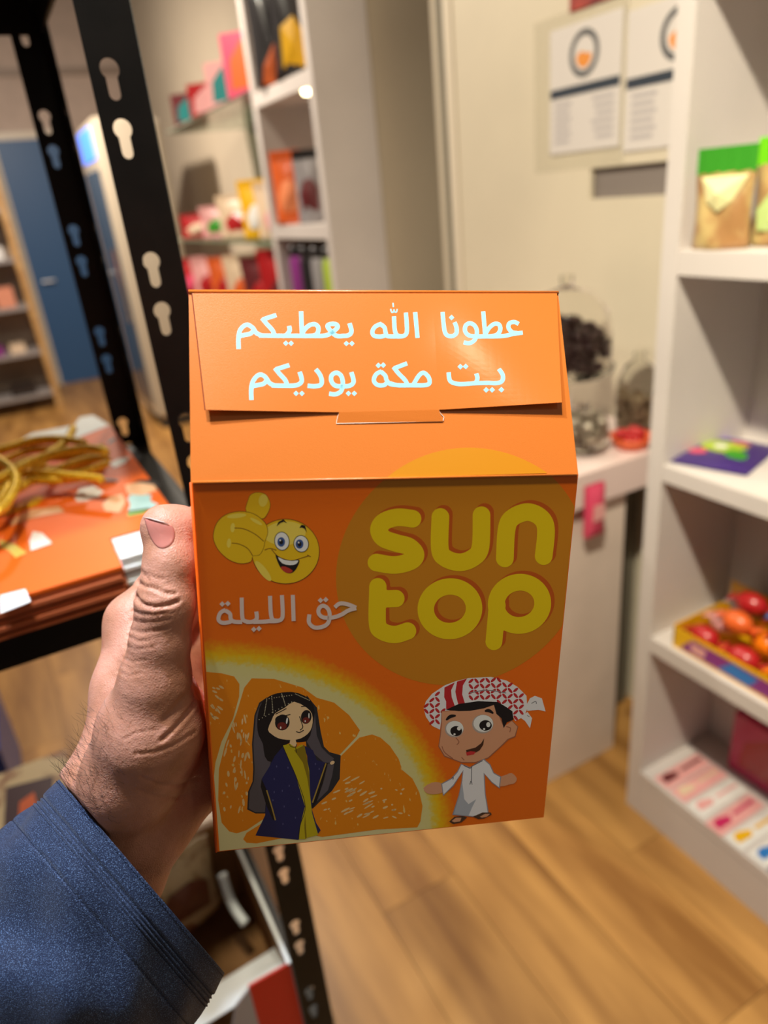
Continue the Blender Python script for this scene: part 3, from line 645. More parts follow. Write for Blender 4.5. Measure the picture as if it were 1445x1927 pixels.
def flap_h(x, v):
    d = max(0.0, min(1.0, (HFL - v) / .055)); e = max(0.0, abs(x + .001) - .022) / .058
    return .0010 + .0030 * d ** 1.5 * min(1, e) ** 1.1
def TL(px, py, h=0.0):
    q = RL(px, py, .001); return q + RN * (flap_h(q[0], q.dot(RU)) - .001 + h)
M_or = mat('glossy orange print', (240, 112, 6), .30, spec=.5, bump=.04, bscale=900, coat=.12)
M_or2 = mat('deeper orange print edge', (238, 96, 14), .35)
M_or_t = mat('roof orange print', (212, 116, 42), .34, spec=.35, bump=.10, bscale=2600, coat=.22)
fr = [(359, 908), (1088, 893), (1023, 1538), (407, 1603)]
F4 = [FL(*q) for q in fr]
rf = [RL(1050, 551), RL(355, 549)]
zb = [F4[3][2], F4[2][2]]
DEP = 0.08
def bq(name, pts, m): return MB().poly([tuple(q) for q in pts]).build(name, m, gb)
e = .0004
bq('front_panel', [F4[3], F4[2], F4[1], F4[0]], M_or)
bq('roof_panel', [F4[0], F4[1], rf[0], rf[1]], M_or_t)
bk = [F4[0] + [0, DEP, 0], F4[1] + [0, DEP, 0], F4[2] + [0, DEP, 0], F4[3] + [0, DEP, 0]]
bq('back_panel', [bk[0], bk[1], bk[2], bk[3]], M_or)
bq('back_roof_panel', [rf[1], rf[0], bk[1], bk[0]], M_or_t)
bq('side_panel', [F4[0], rf[1], bk[0], bk[3], F4[3]], M_or2); bq('side_panel', [F4[1], F4[2], bk[2], bk[1], rf[0]], M_or2)
bq('bottom_panel', [F4[3], bk[3], bk[2], F4[2]], M_or2)
MB().tube([F4[0] + [.0008, -.0001, 0], F4[1] + [-.0008, -.0001, 0]], .0006, 8).build('fold_crease', M_or_t, gb, True)
MB().tube([rf[1], rf[0]], .0009, 10).build('ridge_fold', M_or_t, gb, True)
MB().tube([FL(359, 908), FL(407, 1603)], .0006, 6).build('edge_fold', M_or2, gb, True)
# closing flap with its tab
def fl_row(l, r, n): return [(l[0] + (r[0] - l[0]) * k / n, l[1] + (r[1] - l[1]) * k / n) for k in range(n + 1)]
q = MB(); rows = 20
Lt, Lb, Rt, Rb_ = (361, 552), (387, 775), (1048, 552), (1053, 761)
nL, nC, nR = 14, 6, 14
def bottom(i):
    if i <= nL: return (387 + (638 - 387) * i / nL, 775 + (775.5 - 775) * i / nL)
    if i <= nL + nC: return (638 + (826 - 638) * (i - nL) / nC, 775.5 + (771 - 775.5) * (i - nL) / nC)
    return (826 + (1053 - 826) * (i - nL - nC) / nR, 771 + (761 - 771) * (i - nL - nC) / nR)
nt = nL + nC + nR; gridt = []
for j in range(rows + 1):
    v = j / rows
    for i in range(nt + 1):
        b_ = bottom(i); u = (b_[0] - 387) / (1053 - 387); t_ = (Lt[0] + (Rt[0] - Lt[0]) * u, 552)
        gridt.append((t_[0] + (b_[0] - t_[0]) * v, t_[1] + (b_[1] - t_[1]) * v))
top_v = [TL(*g) for g in gridt]; tab = [TL(638, 775.5), TL(633, 796, -.0006), TL(834, 792, -.0006), TL(826, 771)]
vs_ = top_v + [t - RN * .0004 for t in top_v]; K = len(top_v); fs_ = []
for j in range(rows):
    for i in range(nt):
        a = j * (nt + 1) + i; fs_.append((a, a + nt + 1, a + nt + 2, a + 1)); fs_.append((K + a, K + a + 1, K + a + nt + 2, K + a + nt + 1))
bd = [i for i in range(nt + 1)] + [j * (nt + 1) + nt for j in range(1, rows + 1)] + [rows * (nt + 1) + i for i in range(nt - 1, -1, -1)] + [j * (nt + 1) for j in range(rows - 1, 0, -1)]
for k in range(len(bd)): a, b_ = bd[k], bd[(k + 1) % len(bd)]; fs_.append((a, b_, K + b_, K + a))
q.add(vs_, fs_); flap = q.build('closing_flap', M_or_t, gb, label='lifted closing flap with slot tab')
MB().add(tab + [t - RN * .0003 for t in tab], [(0, 1, 2, 3), (7, 6, 5, 4)]).build('flap_tab', M_or_t, gb)
M_cut = mat('white paper cut edge', (250, 226, 205), .5); M_brcut = mat('dark cut edge', (120, 44, 20), .6)
MB().tube([RL(633, 797, .0003), RL(640, 797, .0003), RL(833, 792.5, .0003)], .00018, 5).build('slot_edge', M_cut, gb)
MB().tube([RL(834, 792, .0003), RL(835, 785, .0003), RL(828, 777, .0003), RL(826, 771, .0004)], .00016, 5).build('slot_edge', M_cut, gb)
MB().tube([RL(633, 797, .0003), RL(635, 786, .0003), RL(638, 776, .0004)], .00014, 5).build('slot_edge', M_cut, gb)
MB().tube([TL(*gridt[j * (nt + 1)], -.0001) for j in range(rows + 1)], .00022, 5).build('cut_line', M_brcut, gb)

# --- printed artwork (flat print on the panels)
LAY = [0]
def inside_clip(pts, edges):
    for (ax, az, bx, bz) in edges:
        out = []
        for i in range(len(pts)):
            p_, q_ = pts[i], pts[(i + 1) % len(pts)]
            dp = (bx - ax) * (p_[1] - az) - (bz - az) * (p_[0] - ax); dq = (bx - ax) * (q_[1] - az) - (bz - az) * (q_[0] - ax)
            if dp >= 0: out.append(p_)
            if (dp >= 0) != (dq >= 0):
                t = dp / (dp - dq); out.append((p_[0] + (q_[0] - p_[0]) * t, p_[1] + (q_[1] - p_[1]) * t))
        pts = out
        if not pts: return []
    return pts
cf = [(q[0], q[2]) for q in F4]                      # TL TR BR BL of the front, inset left by the orange margin
ML = [(FL(362, 908)[0], cf[0][1]), (FL(413, 1600)[0], cf[3][1])]
def shrink(a, b): return (a[0], a[1], b[0], b[1])
CL = [shrink((cf[1][0] - .0004, cf[1][1]), (cf[0][0], cf[0][1])), shrink(ML[0], ML[1]), shrink((cf[3][0], cf[3][1] + .0003), (cf[2][0], cf[2][1] + .0003)), shrink((cf[2][0] - .0003, cf[2][1]), (cf[1][0] - .0003, cf[1][1]))]
CLR = [shrink((rf[0][0], HFL), (rf[1][0], HFL)), shrink((rf[1][0], HFL), (F4[0][0], .0004)), shrink((F4[0][0], .0004), (F4[1][0], .0004)), shrink((F4[1][0], .0004), (rf[0][0], HFL))]
def circ(c, r, n=96): return [(c[0] + r * math.cos(2 * math.pi * k / n), c[1] + r * math.sin(2 * math.pi * k / n)) for k in range(n)]
M_disc = mat('ochre print disc', (206, 132, 22), .30, coat=.12)
cc, cr_ = (0.0321, -0.0431), 0.0554
MB().poly([(x, -.00001, z) for x, z in inside_clip(circ(cc, cr_), CL)]).build('printed_disc', M_disc, gb)
MB().poly([tuple(np.array([x, 0, 0]) + RU * v + RN * .00001) for x, v in inside_clip(circ(cc, cr_), CLR)]).build('printed_disc', M_disc, gb)
# orange slice: rind and pith vary with the distance from the slice centre
sc_, sr_ = (-.0826, -.1851), .1180
ms = mat('orange slice print', (226, 216, 150), .34, coat=.1); nt_ = ms.node_tree; N_, L_n = nt_.nodes, nt_.links; bs = N_['Principled BSDF']
tc = N_.new('ShaderNodeTexCoord'); sb = N_.new('ShaderNodeVectorMath'); sb.operation = 'SUBTRACT'; sb.inputs[1].default_value = (sc_[0], 0, sc_[1])
ml = N_.new('ShaderNodeVectorMath'); ml.operation = 'MULTIPLY'; ml.inputs[1].default_value = (1, 0, 1); ln = N_.new('ShaderNodeVectorMath'); ln.operation = 'LENGTH'
L_n.new(tc.outputs['Object'], sb.inputs[0]); L_n.new(sb.outputs[0], ml.inputs[0]); L_n.new(ml.outputs[0], ln.inputs[0])
nz = N_.new('ShaderNodeTexNoise'); nz.inputs['Scale'].default_value = 420; nz.inputs['Detail'].default_value = 2; L_n.new(tc.outputs['Object'], nz.inputs['Vector'])
ma = N_.new('ShaderNodeMath'); ma.operation = 'MULTIPLY_ADD'; ma.inputs[1].default_value = .0060; L_n.new(nz.outputs['Fac'], ma.inputs[0]); L_n.new(ln.outputs['Value'], ma.inputs[2])
mr = N_.new('ShaderNodeMapRange'); mr.inputs['From Min'].default_value = .095; mr.inputs['From Max'].default_value = .1205; L_n.new(ma.outputs[0], mr.inputs['Value'])
rp = N_.new('ShaderNodeValToRGB'); el = rp.color_ramp.elements
el[0].position = 0; el[0].color = s2l((226, 214, 158)); el[1].position = 1; el[1].color = s2l((240, 112, 6))
for ps, c in ((.50, (222, 212, 138)), (.60, (232, 200, 60)), (.70, (240, 190, 10)), (.82, (240, 160, 8))): k = el.new(ps); k.color = s2l(c)
L_n.new(mr.outputs[0], rp.inputs['Fac']); L_n.new(rp.outputs['Color'], bs.inputs['Base Color'])
MB().poly([(x, -.000015, z) for x, z in inside_clip(circ(sc_, sr_, 140), CL)]).build('printed_slice', ms, gb)
mseg = mat('orange pulp print', (234, 138, 8), .34, coat=.1, rgb2=(240, 196, 110), stretch=(1, 1, .45), vscale=520, ramp=(.68, .73), detail=2)
def cropf(ox, oy, s): return lambda x, y: (ox + x * s, oy + y * s)
C1, C2, C3, C4, C5, C6 = cropf(340, 530, .26298), cropf(700, 530, .27682), cropf(340, 880, .26298), cropf(620, 840, .33218), cropf(370, 1200, .23529), cropf(700, 1220, .26298)
SURF = {'F': FL, 'R': RL, 'T': TL}
def lay():
    LAY[0] += 1; return .00002 + LAY[0] * .0000010
def art(name, m, polys, c=None, surf='F', smooth=0, clip=False):
    if 1 < len(polys) <= 8:                      # pieces one can tell apart are parts of their own
        for P in polys: art(name, m, [P], c, surf, smooth, clip)
        return
    q = MB(); f = SURF[surf]; h1 = lay()
    for P in polys:
        if smooth: P = [(v.x, v.y) for v in catmull([(a, b, 0) for a, b in P], smooth, True)]
        P = [c(*a) if c else a for a in P]; h = h1
        if clip:
            L3 = [FL(*a) for a in P]; pts = [(v[0], v[2]) for v in L3]
            ar = sum(pts[i][0] * pts[(i+1) % len(pts)][1] - pts[(i+1) % len(pts)][0] * pts[i][1] for i in range(len(pts)))
            if ar < 0: pts = pts[::-1]
            pts = inside_clip(pts, CL)
            if pts: q.poly([(x, -h, z) for x, z in pts])
        else: q.poly([f(a, b, h) for a, b in P])
    return q.build(name, m, gb, kind='stuff' if len(polys) > 8 else None)
def ell(cx, cy, rx, ry, rot=0, n=24, a0=0, a1=360):
    r = math.radians(rot); out = []
    for k in range(n + (a1 - a0 != 360)):
        t = math.radians(a0 + (a1 - a0) * k / n); x, y = rx * math.cos(t), ry * math.sin(t); out.append((cx + x * math.cos(r) - y * math.sin(r), cy + x * math.sin(r) + y * math.cos(r)))
    return out
def ribbon(pts, w, caps='flat', per=6, closed=False, taper=None):
    P = [(v.x, v.y) for v in catmull([(a, b, 0) for a, b in pts], per, closed)] if len(pts) > 2 else list(pts)
    n = len(P); L_, R_ = [], []
    for i in range(n):
        a = P[(i - 1) % n] if (closed or i) else P[i]; b = P[(i + 1) % n] if (closed or i < n - 1) else P[i]
        dx, dy = b[0] - a[0], b[1] - a[1]; l = math.hypot(dx, dy) or 1; nx, ny = -dy / l, dx / l
        ww = w / 2 * (taper(i / (n - 1)) if taper else 1); L_.append((P[i][0] + nx * ww, P[i][1] + ny * ww)); R_.append((P[i][0] - nx * ww, P[i][1] - ny * ww))
    return P, L_, R_
def strokes(name, m, items, w, c, surf='F', caps='flat', off=(0, 0), taper=None, closed=False):
    if name != 'printed_lettering' and name != 'printed_lettering_edge' and 1 < len(items) <= 8:
        for it in items: strokes(name, m, [it], w, c, surf, caps, off, taper, closed)
        return
    if name.startswith('printed_lettering') and len(items) > 2:
        for it in items: strokes(name, m, [it], w, c, surf, caps, off, taper, closed)
        return
    if closed and len(items) > 1:
        for it in items: strokes(name, m, [it], w, c, surf, caps, off, taper, closed)
        return
    q = MB(); f = SURF[surf]
    for it in items:
        P, L_, R_ = ribbon([(a + off[0], b + off[1]) for a, b in it], w, closed=closed, taper=taper); h = lay(); n = len(P)
        T_ = lambda g: tuple(f(*c(*g), h))
        vs = [T_(g) for g in L_] + [T_(g) for g in R_]
        q.add(vs, [(i, i + 1, n + i + 1, n + i) for i in range(n - 1)] + ([(n - 1, 0, n, 2 * n - 1)] if closed else []))
        if caps == 'round' and not closed:
            for e_ in (0, -1): h = lay(); q.poly([tuple(f(*c(*g), h)) for g in ell(P[e_][0], P[e_][1], w / 2, w / 2)])
    return q.build(name, m, gb, kind='stuff' if len(items) > 8 else None)
# slice segments
art('printed_segment', mseg, [[(50, 270), (200, 285), (300, 310), (342, 370), (340, 470), (290, 650), (200, 830), (150, 1000), (130, 1200), (140, 1420), (90, 1420), (60, 1000)]], C5, clip=True)
art('printed_segment', mseg, [[(440, 325), (620, 330), (720, 360), (850, 400), (960, 480), (1100, 520), (1220, 620), (1305, 740), (1280, 790), (1150, 930), (900, 1150), (650, 1380), (520, 1460), (400, 1540), (320, 1565), (260, 1550), (200, 1480), (172, 1300), (178, 1050), (225, 860), (320, 600), (380, 400)]], C5)
art('printed_segment', mseg, [[(640, 1424), (676, 1388), (700, 1382), (716, 1388), (734, 1404), (750, 1428), (757, 1449), (776, 1465), (789, 1491), (795, 1517), (791, 1546), (785, 1557), (710, 1561), (606, 1575), (540, 1560), (530, 1530), (570, 1480)]], None, clip=True)
art('printed_segment', mseg, [[(372, 1612), (400, 1560), (560, 1460), (900, 1430), (1000, 1560), (700, 1600), (480, 1645), (400, 1640)]], C5, clip=True)
sl = []; rs_ = random.Random(11)
for k in range(46):
    a, b = rs_.uniform(200, 420), rs_.uniform(650, 1380)
    if a < 215 + (900 - b) * .3: continue
    ang = rs_.uniform(70, 110); l = rs_.uniform(18, 70); sl.append(ell(a, b, l * .6, rs_.uniform(5, 11), ang, 8))
for k in range(40):
    a, b = rs_.uniform(1000, 1440), rs_.uniform(1120, 1440); sl.append(ell(a, b, rs_.uniform(10, 45), rs_.uniform(5, 9), rs_.uniform(-35, -15), 8))
for k in range(14):
    a, b = rs_.uniform(1460, 1700), rs_.uniform(1180, 1440); sl.append(ell(a, b, rs_.uniform(8, 25), rs_.uniform(5, 9), rs_.uniform(-30, 30), 8))
for k in range(14):
    a, b = rs_.uniform(95, 200), rs_.uniform(390, 640); sl.append(ell(a, b, rs_.uniform(10, 34), rs_.uniform(6, 10), rs_.uniform(20, 60), 8))
art('printed_pulp', mat('pale pulp print', (236, 200, 140), .4), sl, C5)
LAY[0] = 0
# yellow lettering with its darker offset edge
M_yl = mat('yellow lettering print', (238, 205, 8), .33, coat=.1); M_sd = mat('rust lettering edge print', (196, 88, 16), .34, coat=.1)
LET = [[(470, 410), (385, 402), (310, 425), (280, 470), (305, 520), (380, 548), (450, 568), (487, 612), (460, 650), (370, 672), (266, 658)], [(628, 400), (625, 580), (660, 635), (740, 657), (815, 630), (855, 570), (861, 390)],
       [(993, 635), (1003, 470), (1035, 405), (1120, 372), (1195, 402), (1226, 470), (1213, 622)], [(274, 795), (271, 1000), (300, 1048), (370, 1066), (442, 1046)], [(290, 865), (376, 862)], [(950, 900), (931, 1107)]]
rings = [ell(682, 920, 137, 126, -8, 40), ell(1076, 892, 132, 122, -12, 40)]
def letter(name, m, paths, w, off, h, step=7.0):      # clean outline of a rounded stroke: fill of its distance field
    segs = []
    for P, closed in paths:
        Q_ = [(v.x + off[0], v.y + off[1]) for v in catmull([(a, b, 0) for a, b in P], 7, closed)] if len(P) > 2 else [(a + off[0], b + off[1]) for a, b in P]
        segs += [(Q_[i], Q_[(i + 1) % len(Q_)]) for i in range(len(Q_) - (0 if closed else 1))]
    xs = [p_[0] for sg in segs for p_ in sg]; ys = [p_[1] for sg in segs for p_ in sg]; pad = w / 2 + 2 * step
    X = np.arange(min(xs) - pad, max(xs) + pad, step); Y = np.arange(min(ys) - pad, max(ys) + pad, step); GX, GY = np.meshgrid(X, Y, indexing='ij'); Dd = np.full(GX.shape, 1e9)
    for (x0, y0), (x1, y1) in segs:
        dx, dy = x1 - x0, y1 - y0; t = np.clip(((GX - x0) * dx + (GY - y0) * dy) / (dx * dx + dy * dy + 1e-9), 0, 1); Dd = np.minimum(Dd, np.hypot(GX - x0 - t * dx, GY - y0 - t * dy))
    Dd -= w / 2; vid = {}; q = MB(); vs = []; fs = []
    def vert(key, x, y):
        if key not in vid: vid[key] = len(vs); vs.append(tuple(FL(*C4(x, y), h)))
        return vid[key]
    for i in range(len(X) - 1):
        for j in range(len(Y) - 1):
            cs = [(i, j), (i + 1, j), (i + 1, j + 1), (i, j + 1)]; dv = [Dd[c_] for c_ in cs]
            if min(dv) >= 0: continue
            out = []
            for k in range(4):
                a, b = cs[k], cs[(k + 1) % 4]; da, db = dv[k], dv[(k + 1) % 4]
                if da < 0: out.append(vert(a, X[a[0]], Y[a[1]]))
                if (da < 0) != (db < 0):
                    t = da / (da - db); out.append(vert((min(a, b), max(a, b)), X[a[0]] + (X[b[0]] - X[a[0]]) * t, Y[a[1]] + (Y[b[1]] - Y[a[1]]) * t))
            if len(out) > 2: fs.append(tuple(out))
    q.add(vs, fs).build(name, m, gb)
GL = [([(LET[0], False)], 100), ([(LET[1], False)], 100), ([(LET[2], False)], 100), ([(LET[3], False), (LET[4], False)], 98), ([(rings[0], True)], 93), ([(rings[1], True), (LET[5], False)], 95)]
for pth, w_ in GL: letter('printed_lettering_edge', M_sd, pth, w_ + 4, (18, -16), .000022)
for pth, w_ in GL: letter('printed_lettering', M_yl, pth, w_, (0, 0), .000026)
LAY[0] = 0
# white calligraphy, traced stroke by stroke
M_wt = mat('cool-light-tinted white print', (160, 226, 242), .45, spec=.3); dia = lambda x, y, r=19: [(x - r, y), (x, y - r), (x + r, y), (x, y + r)]  # white print; the cool light's cyan is mixed into its colour
l1 = [[(415, 487), (414, 400), (430, 342), (473, 310), (515, 332), (540, 368), (580, 388)], [(420, 393), (460, 384), (500, 374), (524, 352)], [(684, 240), (588, 272)], [(582, 262), (612, 300), (658, 352), (668, 388)], [(560, 388), (660, 389), (760, 389), (850, 389)], [(776, 318), (778, 355), (752, 388)],
      [(861, 213), (868, 388)], [(865, 386), (885, 345), (922, 312), (962, 306), (985, 332), (976, 372), (940, 388), (850, 389)], [(940, 389), (1035, 386), (1085, 360), (1122, 328), (1112, 306), (1075, 303), (1050, 318), (1075, 355), (1115, 388), (1165, 389)], [(1150, 389), (1200, 384), (1222, 355), (1207, 298)],
      [(507, 855), (506, 770), (522, 712), (562, 672), (603, 685), (635, 730), (672, 748)], [(512, 756), (550, 747), (592, 737), (614, 714)], [(777, 600), (680, 632)], [(674, 622), (706, 662), (750, 712), (760, 748)], [(650, 748), (720, 749), (790, 749)], [(780, 749), (835, 742), (866, 712), (851, 648)],
      [(908, 747), (960, 750), (1003, 738), (1008, 700), (992, 660), (966, 628)], [(1062, 802), (1108, 806), (1148, 782), (1160, 725), (1146, 672), (1112, 652), (1080, 672), (1078, 712), (1108, 745), (1170, 749)], [(1160, 749), (1208, 745), (1237, 716), (1221, 648)]]
strokes('printed_calligraphy', M_wt, l1, 31, C1, 'T')
art('printed_calligraphy', M_wt, [dia(*d) for d in ((752, 443), (790, 443), (1185, 443), (1225, 443), (825, 803), (867, 803), (1200, 800), (1242, 800))], C1, 'T')
l2 = [[(995, 290), (965, 276), (932, 286), (926, 316), (950, 346), (985, 352)], [(1022, 350), (960, 358), (900, 371), (820, 375), (740, 374)], [(755, 203), (768, 372)], [(765, 370), (790, 322), (828, 290), (862, 294), (870, 330), (846, 364), (800, 374)], [(622, 414), (660, 420), (698, 396), (712, 342), (698, 302), (665, 284), (636, 300), (632, 338), (656, 366), (700, 374), (760, 375)],
      [(479, 207), (490, 320), (506, 362), (542, 372), (572, 352), (573, 312), (560, 277)], [(293, 208), (309, 383)], [(230, 211), (237, 330), (224, 364), (190, 373), (150, 371)], [(149, 236), (154, 325), (168, 362), (200, 373)], [(58, 290), (84, 312), (92, 345), (104, 370), (160, 373)], [(66, 286), (22, 306), (2, 340), (14, 368), (60, 374), (98, 362)],
      [(858, 598), (884, 640), (880, 680), (846, 695), (790, 693)], [(520, 618), (530, 676), (580, 697), (650, 697), (700, 690), (714, 660), (706, 628)], [(680, 695), (740, 693), (800, 693)],
      [(238, 556), (150, 590)], [(145, 580), (178, 622), (226, 672), (240, 704)], [(120, 690), (170, 704), (250, 705), (320, 705)], [(280, 702), (318, 640), (350, 620), (384, 650), (390, 690), (360, 704), (300, 705)], [(60, 612), (90, 640), (98, 668), (120, 695), (160, 703)], [(66, 610), (28, 630), (12, 672), (36, 702), (80, 704), (104, 684)]]
strokes('printed_calligraphy', M_wt, l2, 28.5, C2, 'T')
strokes('printed_calligraphy', M_wt, [[(127, 186), (133, 208), (146, 206), (149, 190), (153, 206), (166, 206), (171, 186)], [(142, 145), (145, 173)]], 9, C2, 'T')
art('printed_calligraphy', M_wt, [dia(*d) for d in ((540, 245), (599, 580), (635, 579), (772, 741), (812, 741), (874, 741), (43, 570), (76, 568))], C2, 'T')
l3 = [[(318, 1022), (352, 1045), (358, 1082), (382, 1102), (440, 1105)], [(322, 1018), (284, 1040), (270, 1085), (296, 1110), (345, 1106), (368, 1092)], [(436, 930), (440, 1060), (452, 1094), (490, 1105)], [(470, 1105), (515, 1102), (544, 1080), (541, 1030)], [(520, 1105), (580, 1103), (620, 1100), (650, 1096)], [(639, 918), (645, 1045), (660, 1088), (700, 1096)],
      [(724, 912), (730, 1040), (722, 1082), (690, 1097), (640, 1099)], [(802, 911), (808, 1098)],
      [(921, 1050), (918, 1108), (955, 1143), (1010, 1140), (1054, 1112), (1066, 1050), (1050, 1006), (1015, 988), (988, 1012), (990, 1048), (1022, 1072), (1080, 1074)], [(1255, 1003), (1200, 980), (1140, 972), (1102, 1000)], [(1256, 1006), (1200, 1022), (1150, 1052), (1100, 1070), (1060, 1074)]]
M_wt2 = mat('shade-tinted white print', (226, 206, 198), .4)  # same white print, the front panel's pinkish shade put into its colour
strokes('printed_calligraphy', M_wt2, l3, 29, C3)
art('printed_calligraphy', M_wt2, [dia(*d, 20) for d in ((297, 976), (337, 973), (523, 1158), (560, 1152), (1000, 950), (1038, 945))], C3)
LAY[0] = 0
# thumbs-up smiling face
K_ = lambda n, c, **k: mat('print ' + n, c, .36, coat=.08, **k)
yA, yB, yC = K_('mustard outline', (120, 56, 16)), K_('smiley yellow', (240, 196, 24)), K_('smiley light yellow', (246, 220, 90))
art('printed_face', yA, [ell(750, 600, 245, 234, 0, 48)], C3); art('printed_face', yB, [ell(750, 600, 240, 229, 0, 48)], C3)
art('printed_shine', yC, [ell(745, 470, 150, 85, -4, 24), ell(590, 740, 26, 90, -38, 16)], C3)
hand_ = [(235, 480), (258, 400), (320, 340), (420, 315), (520, 332), (600, 392), (622, 462), (602, 525), (590, 580), (560, 625), (515, 632), (500, 672), (430, 685), (350, 660), (280, 600), (245, 540)]
grow = lambda P, g: [(a + (a - sum(x for x, y in P) / len(P)) * g, b + (b - sum(y for x, y in P) / len(P)) * g) for a, b in P]
thb = [(470, 318), (484, 230), (505, 192), (552, 178), (610, 195), (640, 262), (618, 332), (575, 366)]
art('printed_thumb', yA, [grow(thb, .035)], C3, smooth=3); art('printed_thumb', yB, [thb], C3, smooth=3)
art('printed_shine', yC, [ell(590, 235, 32, 45, 10, 16)], C3)
art('printed_fist', yA, [grow(hand_, .02)], C3, smooth=3); art('printed_fist', yB, [hand_], C3, smooth=3)
art('printed_shine', yC, [ell(400, 345, 70, 16, -6, 16), ell(372, 430, 16, 34, 5, 12), ell(345, 540, 15, 34, 5, 12), ell(540, 385, 50, 12, 30, 12)], C3)
tp1 = lambda t: .35 + .65 * math.sin(math.pi * max(.02, min(.98, t)))
strokes('printed_line', yA, [[(385, 432), (450, 438), (530, 475), (595, 528)], [(365, 540), (420, 548), (480, 580), (514, 630)], [(600, 590), (640, 578), (685, 592)], [(650, 585), (690, 630), (740, 655), (800, 665), (860, 648), (920, 630)], [(905, 625), (930, 638)]], 5, C3)
dk, wh = K_('near black', (26, 18, 20)), K_('eye white', (240, 240, 236))
art('printed_mouth', dk, [[(678, 625), (720, 650), (780, 665), (848, 660), (835, 710), (805, 748), (770, 756), (735, 740), (705, 700)]], C3, smooth=3)
art('printed_teeth', wh, [[(695, 640), (740, 660), (800, 668), (842, 664), (825, 690), (780, 698), (725, 684)]], C3, smooth=2)
art('printed_tongue', K_('tongue red', (190, 60, 44)), [[(715, 712), (750, 708), (800, 735), (790, 750), (765, 754), (735, 740)]], C3, smooth=2)
art('printed_eye', dk, [ell(724, 526, 55, 68, -6), ell(862, 545, 55, 62, -12)], C3); art('printed_eye', wh, [ell(724, 526, 50, 63, -6), ell(862, 545, 50, 57, -12)], C3)
art('printed_iris', K_('blue iris', (60, 90, 150)), [ell(719, 532, 27, 34), ell(850, 547, 28, 33)], C3); art('printed_pupil', dk, [ell(719, 532, 14, 18), ell(850, 547, 14, 18)], C3); art('printed_glint', wh, [ell(712, 520, 6, 7), ell(844, 536, 6, 7)], C3)
art('printed_brow', dk, [[(685, 420), (700, 388), (735, 370), (762, 398), (738, 386), (712, 396)], [(848, 432), (865, 408), (890, 415), (903, 465), (885, 436), (866, 428)]], C3)
LAY[0] = 8
# girl in a blue cloak
gv, gv2, nv, gy, sk = K_('grey veil', (92, 84, 90)), K_('dark veil edge', (44, 42, 46)), K_('navy cloak', (34, 34, 84)), K_('mustard dress', (196, 176, 16)), K_('light skin', (242, 206, 156))
art('printed_veil', gv2, [[(560, 478), (500, 520), (462, 620), (442, 850), (452, 1050), (447, 1150), (412, 1230), (404, 1374), (470, 1406), (556, 1406), (570, 1200), (600, 1000), (700, 700)]], C5)
art('printed_veil', gv, [[(560, 500), (510, 530), (474, 620), (454, 850), (464, 1050), (458, 1150), (424, 1230), (416, 1366), (470, 1396), (546, 1396), (560, 1200), (590, 1000), (700, 700)]], C5)
art('printed_veil', gv2, [[(880, 460), (962, 560), (992, 750), (1018, 870), (1062, 915), (1152, 940), (1144, 1130), (1082, 1225), (982, 1315), (926, 1370), (900, 1200), (880, 900), (850, 600)]], C5)
art('printed_veil', gv, [[(900, 520), (945, 600), (960, 780), (1000, 880), (1050, 930), (1098, 965), (1080, 1000), (1020, 1000), (940, 930), (880, 830)], [(1040, 1010), (1100, 1000), (1085, 1100), (1050, 1220), (960, 1310), (1010, 1150)]], C5)
art('printed_hair', dk, [[(700, 436), (600, 458), (525, 515), (492, 600), (484, 700), (495, 780), (530, 850), (545, 950), (600, 995), (690, 880), (760, 835), (880, 830), (925, 720), (945, 600), (910, 500), (810, 442)]], C5, smooth=2)
art('printed_neck', sk, [[(752, 800), (788, 800), (800, 850), (790, 872), (755, 868), (742, 850)]], C5)
art('printed_face', sk, [[(780, 512), (705, 560), (628, 605), (600, 660), (570, 735), (600, 772), (650, 803), (720, 817), (800, 815), (862, 790), (908, 745), (928, 680), (922, 610), (880, 560)]], C5, smooth=2)
art('printed_eye', dk, [ell(685, 678, 58, 64, 15), ell(876, 634, 42, 56, 10)], C5); art('printed_iris', K_('red brown iris', (122, 40, 30)), [ell(682, 706, 38, 30), ell(876, 660, 28, 24)], C5)
art('printed_glint', wh, [ell(722, 664, 7, 26, 8), ell(672, 720, 6, 10), ell(898, 624, 5, 22), ell(868, 668, 5, 8)], C5)
strokes('printed_line', dk, [[(630, 612), (670, 592), (718, 566)], [(700, 626), (750, 614)], [(835, 552), (880, 548), (906, 570)], [(822, 630), (846, 700), (846, 722), (826, 740)], [(795, 750), (822, 758), (856, 740)], [(640, 700), (632, 650), (665, 625), (720, 628)]], 7, C5)
art('printed_cloak', nv, [[(690, 868), (622, 950), (582, 1030), (520, 1130), (555, 1300), (548, 1420), (470, 1582), (620, 1597), (815, 1617), (872, 1330), (780, 1050), (700, 880)], [(850, 858), (930, 900), (960, 980), (1032, 1000), (1020, 1100), (940, 1300), (920, 1370), (955, 1480), (992, 1540), (960, 1582), (915, 1400), (885, 950)]], C5)
art('printed_dress', gy, [[(690, 862), (745, 848), (790, 880), (845, 852), (880, 960), (900, 1060), (906, 1250), (922, 1400), (972, 1578), (885, 1600), (868, 1612), (818, 1612), (828, 1500), (866, 1350), (800, 1130), (740, 980)]], C5)
art('printed_fold', K_('dark mustard', (140, 118, 10)), [[(862, 860), (882, 960), (900, 1100), (904, 1250), (884, 1120), (850, 1000), (780, 900)], [(868, 1420), (880, 1600), (868, 1608), (860, 1500)]], C5)
strokes('printed_line', dk, [[(742, 850), (755, 872), (790, 874), (802, 850)], [(790, 872), (800, 920)], [(690, 868), (740, 985), (802, 1130), (868, 1345), (828, 1500), (816, 1612)]], 5, C5)
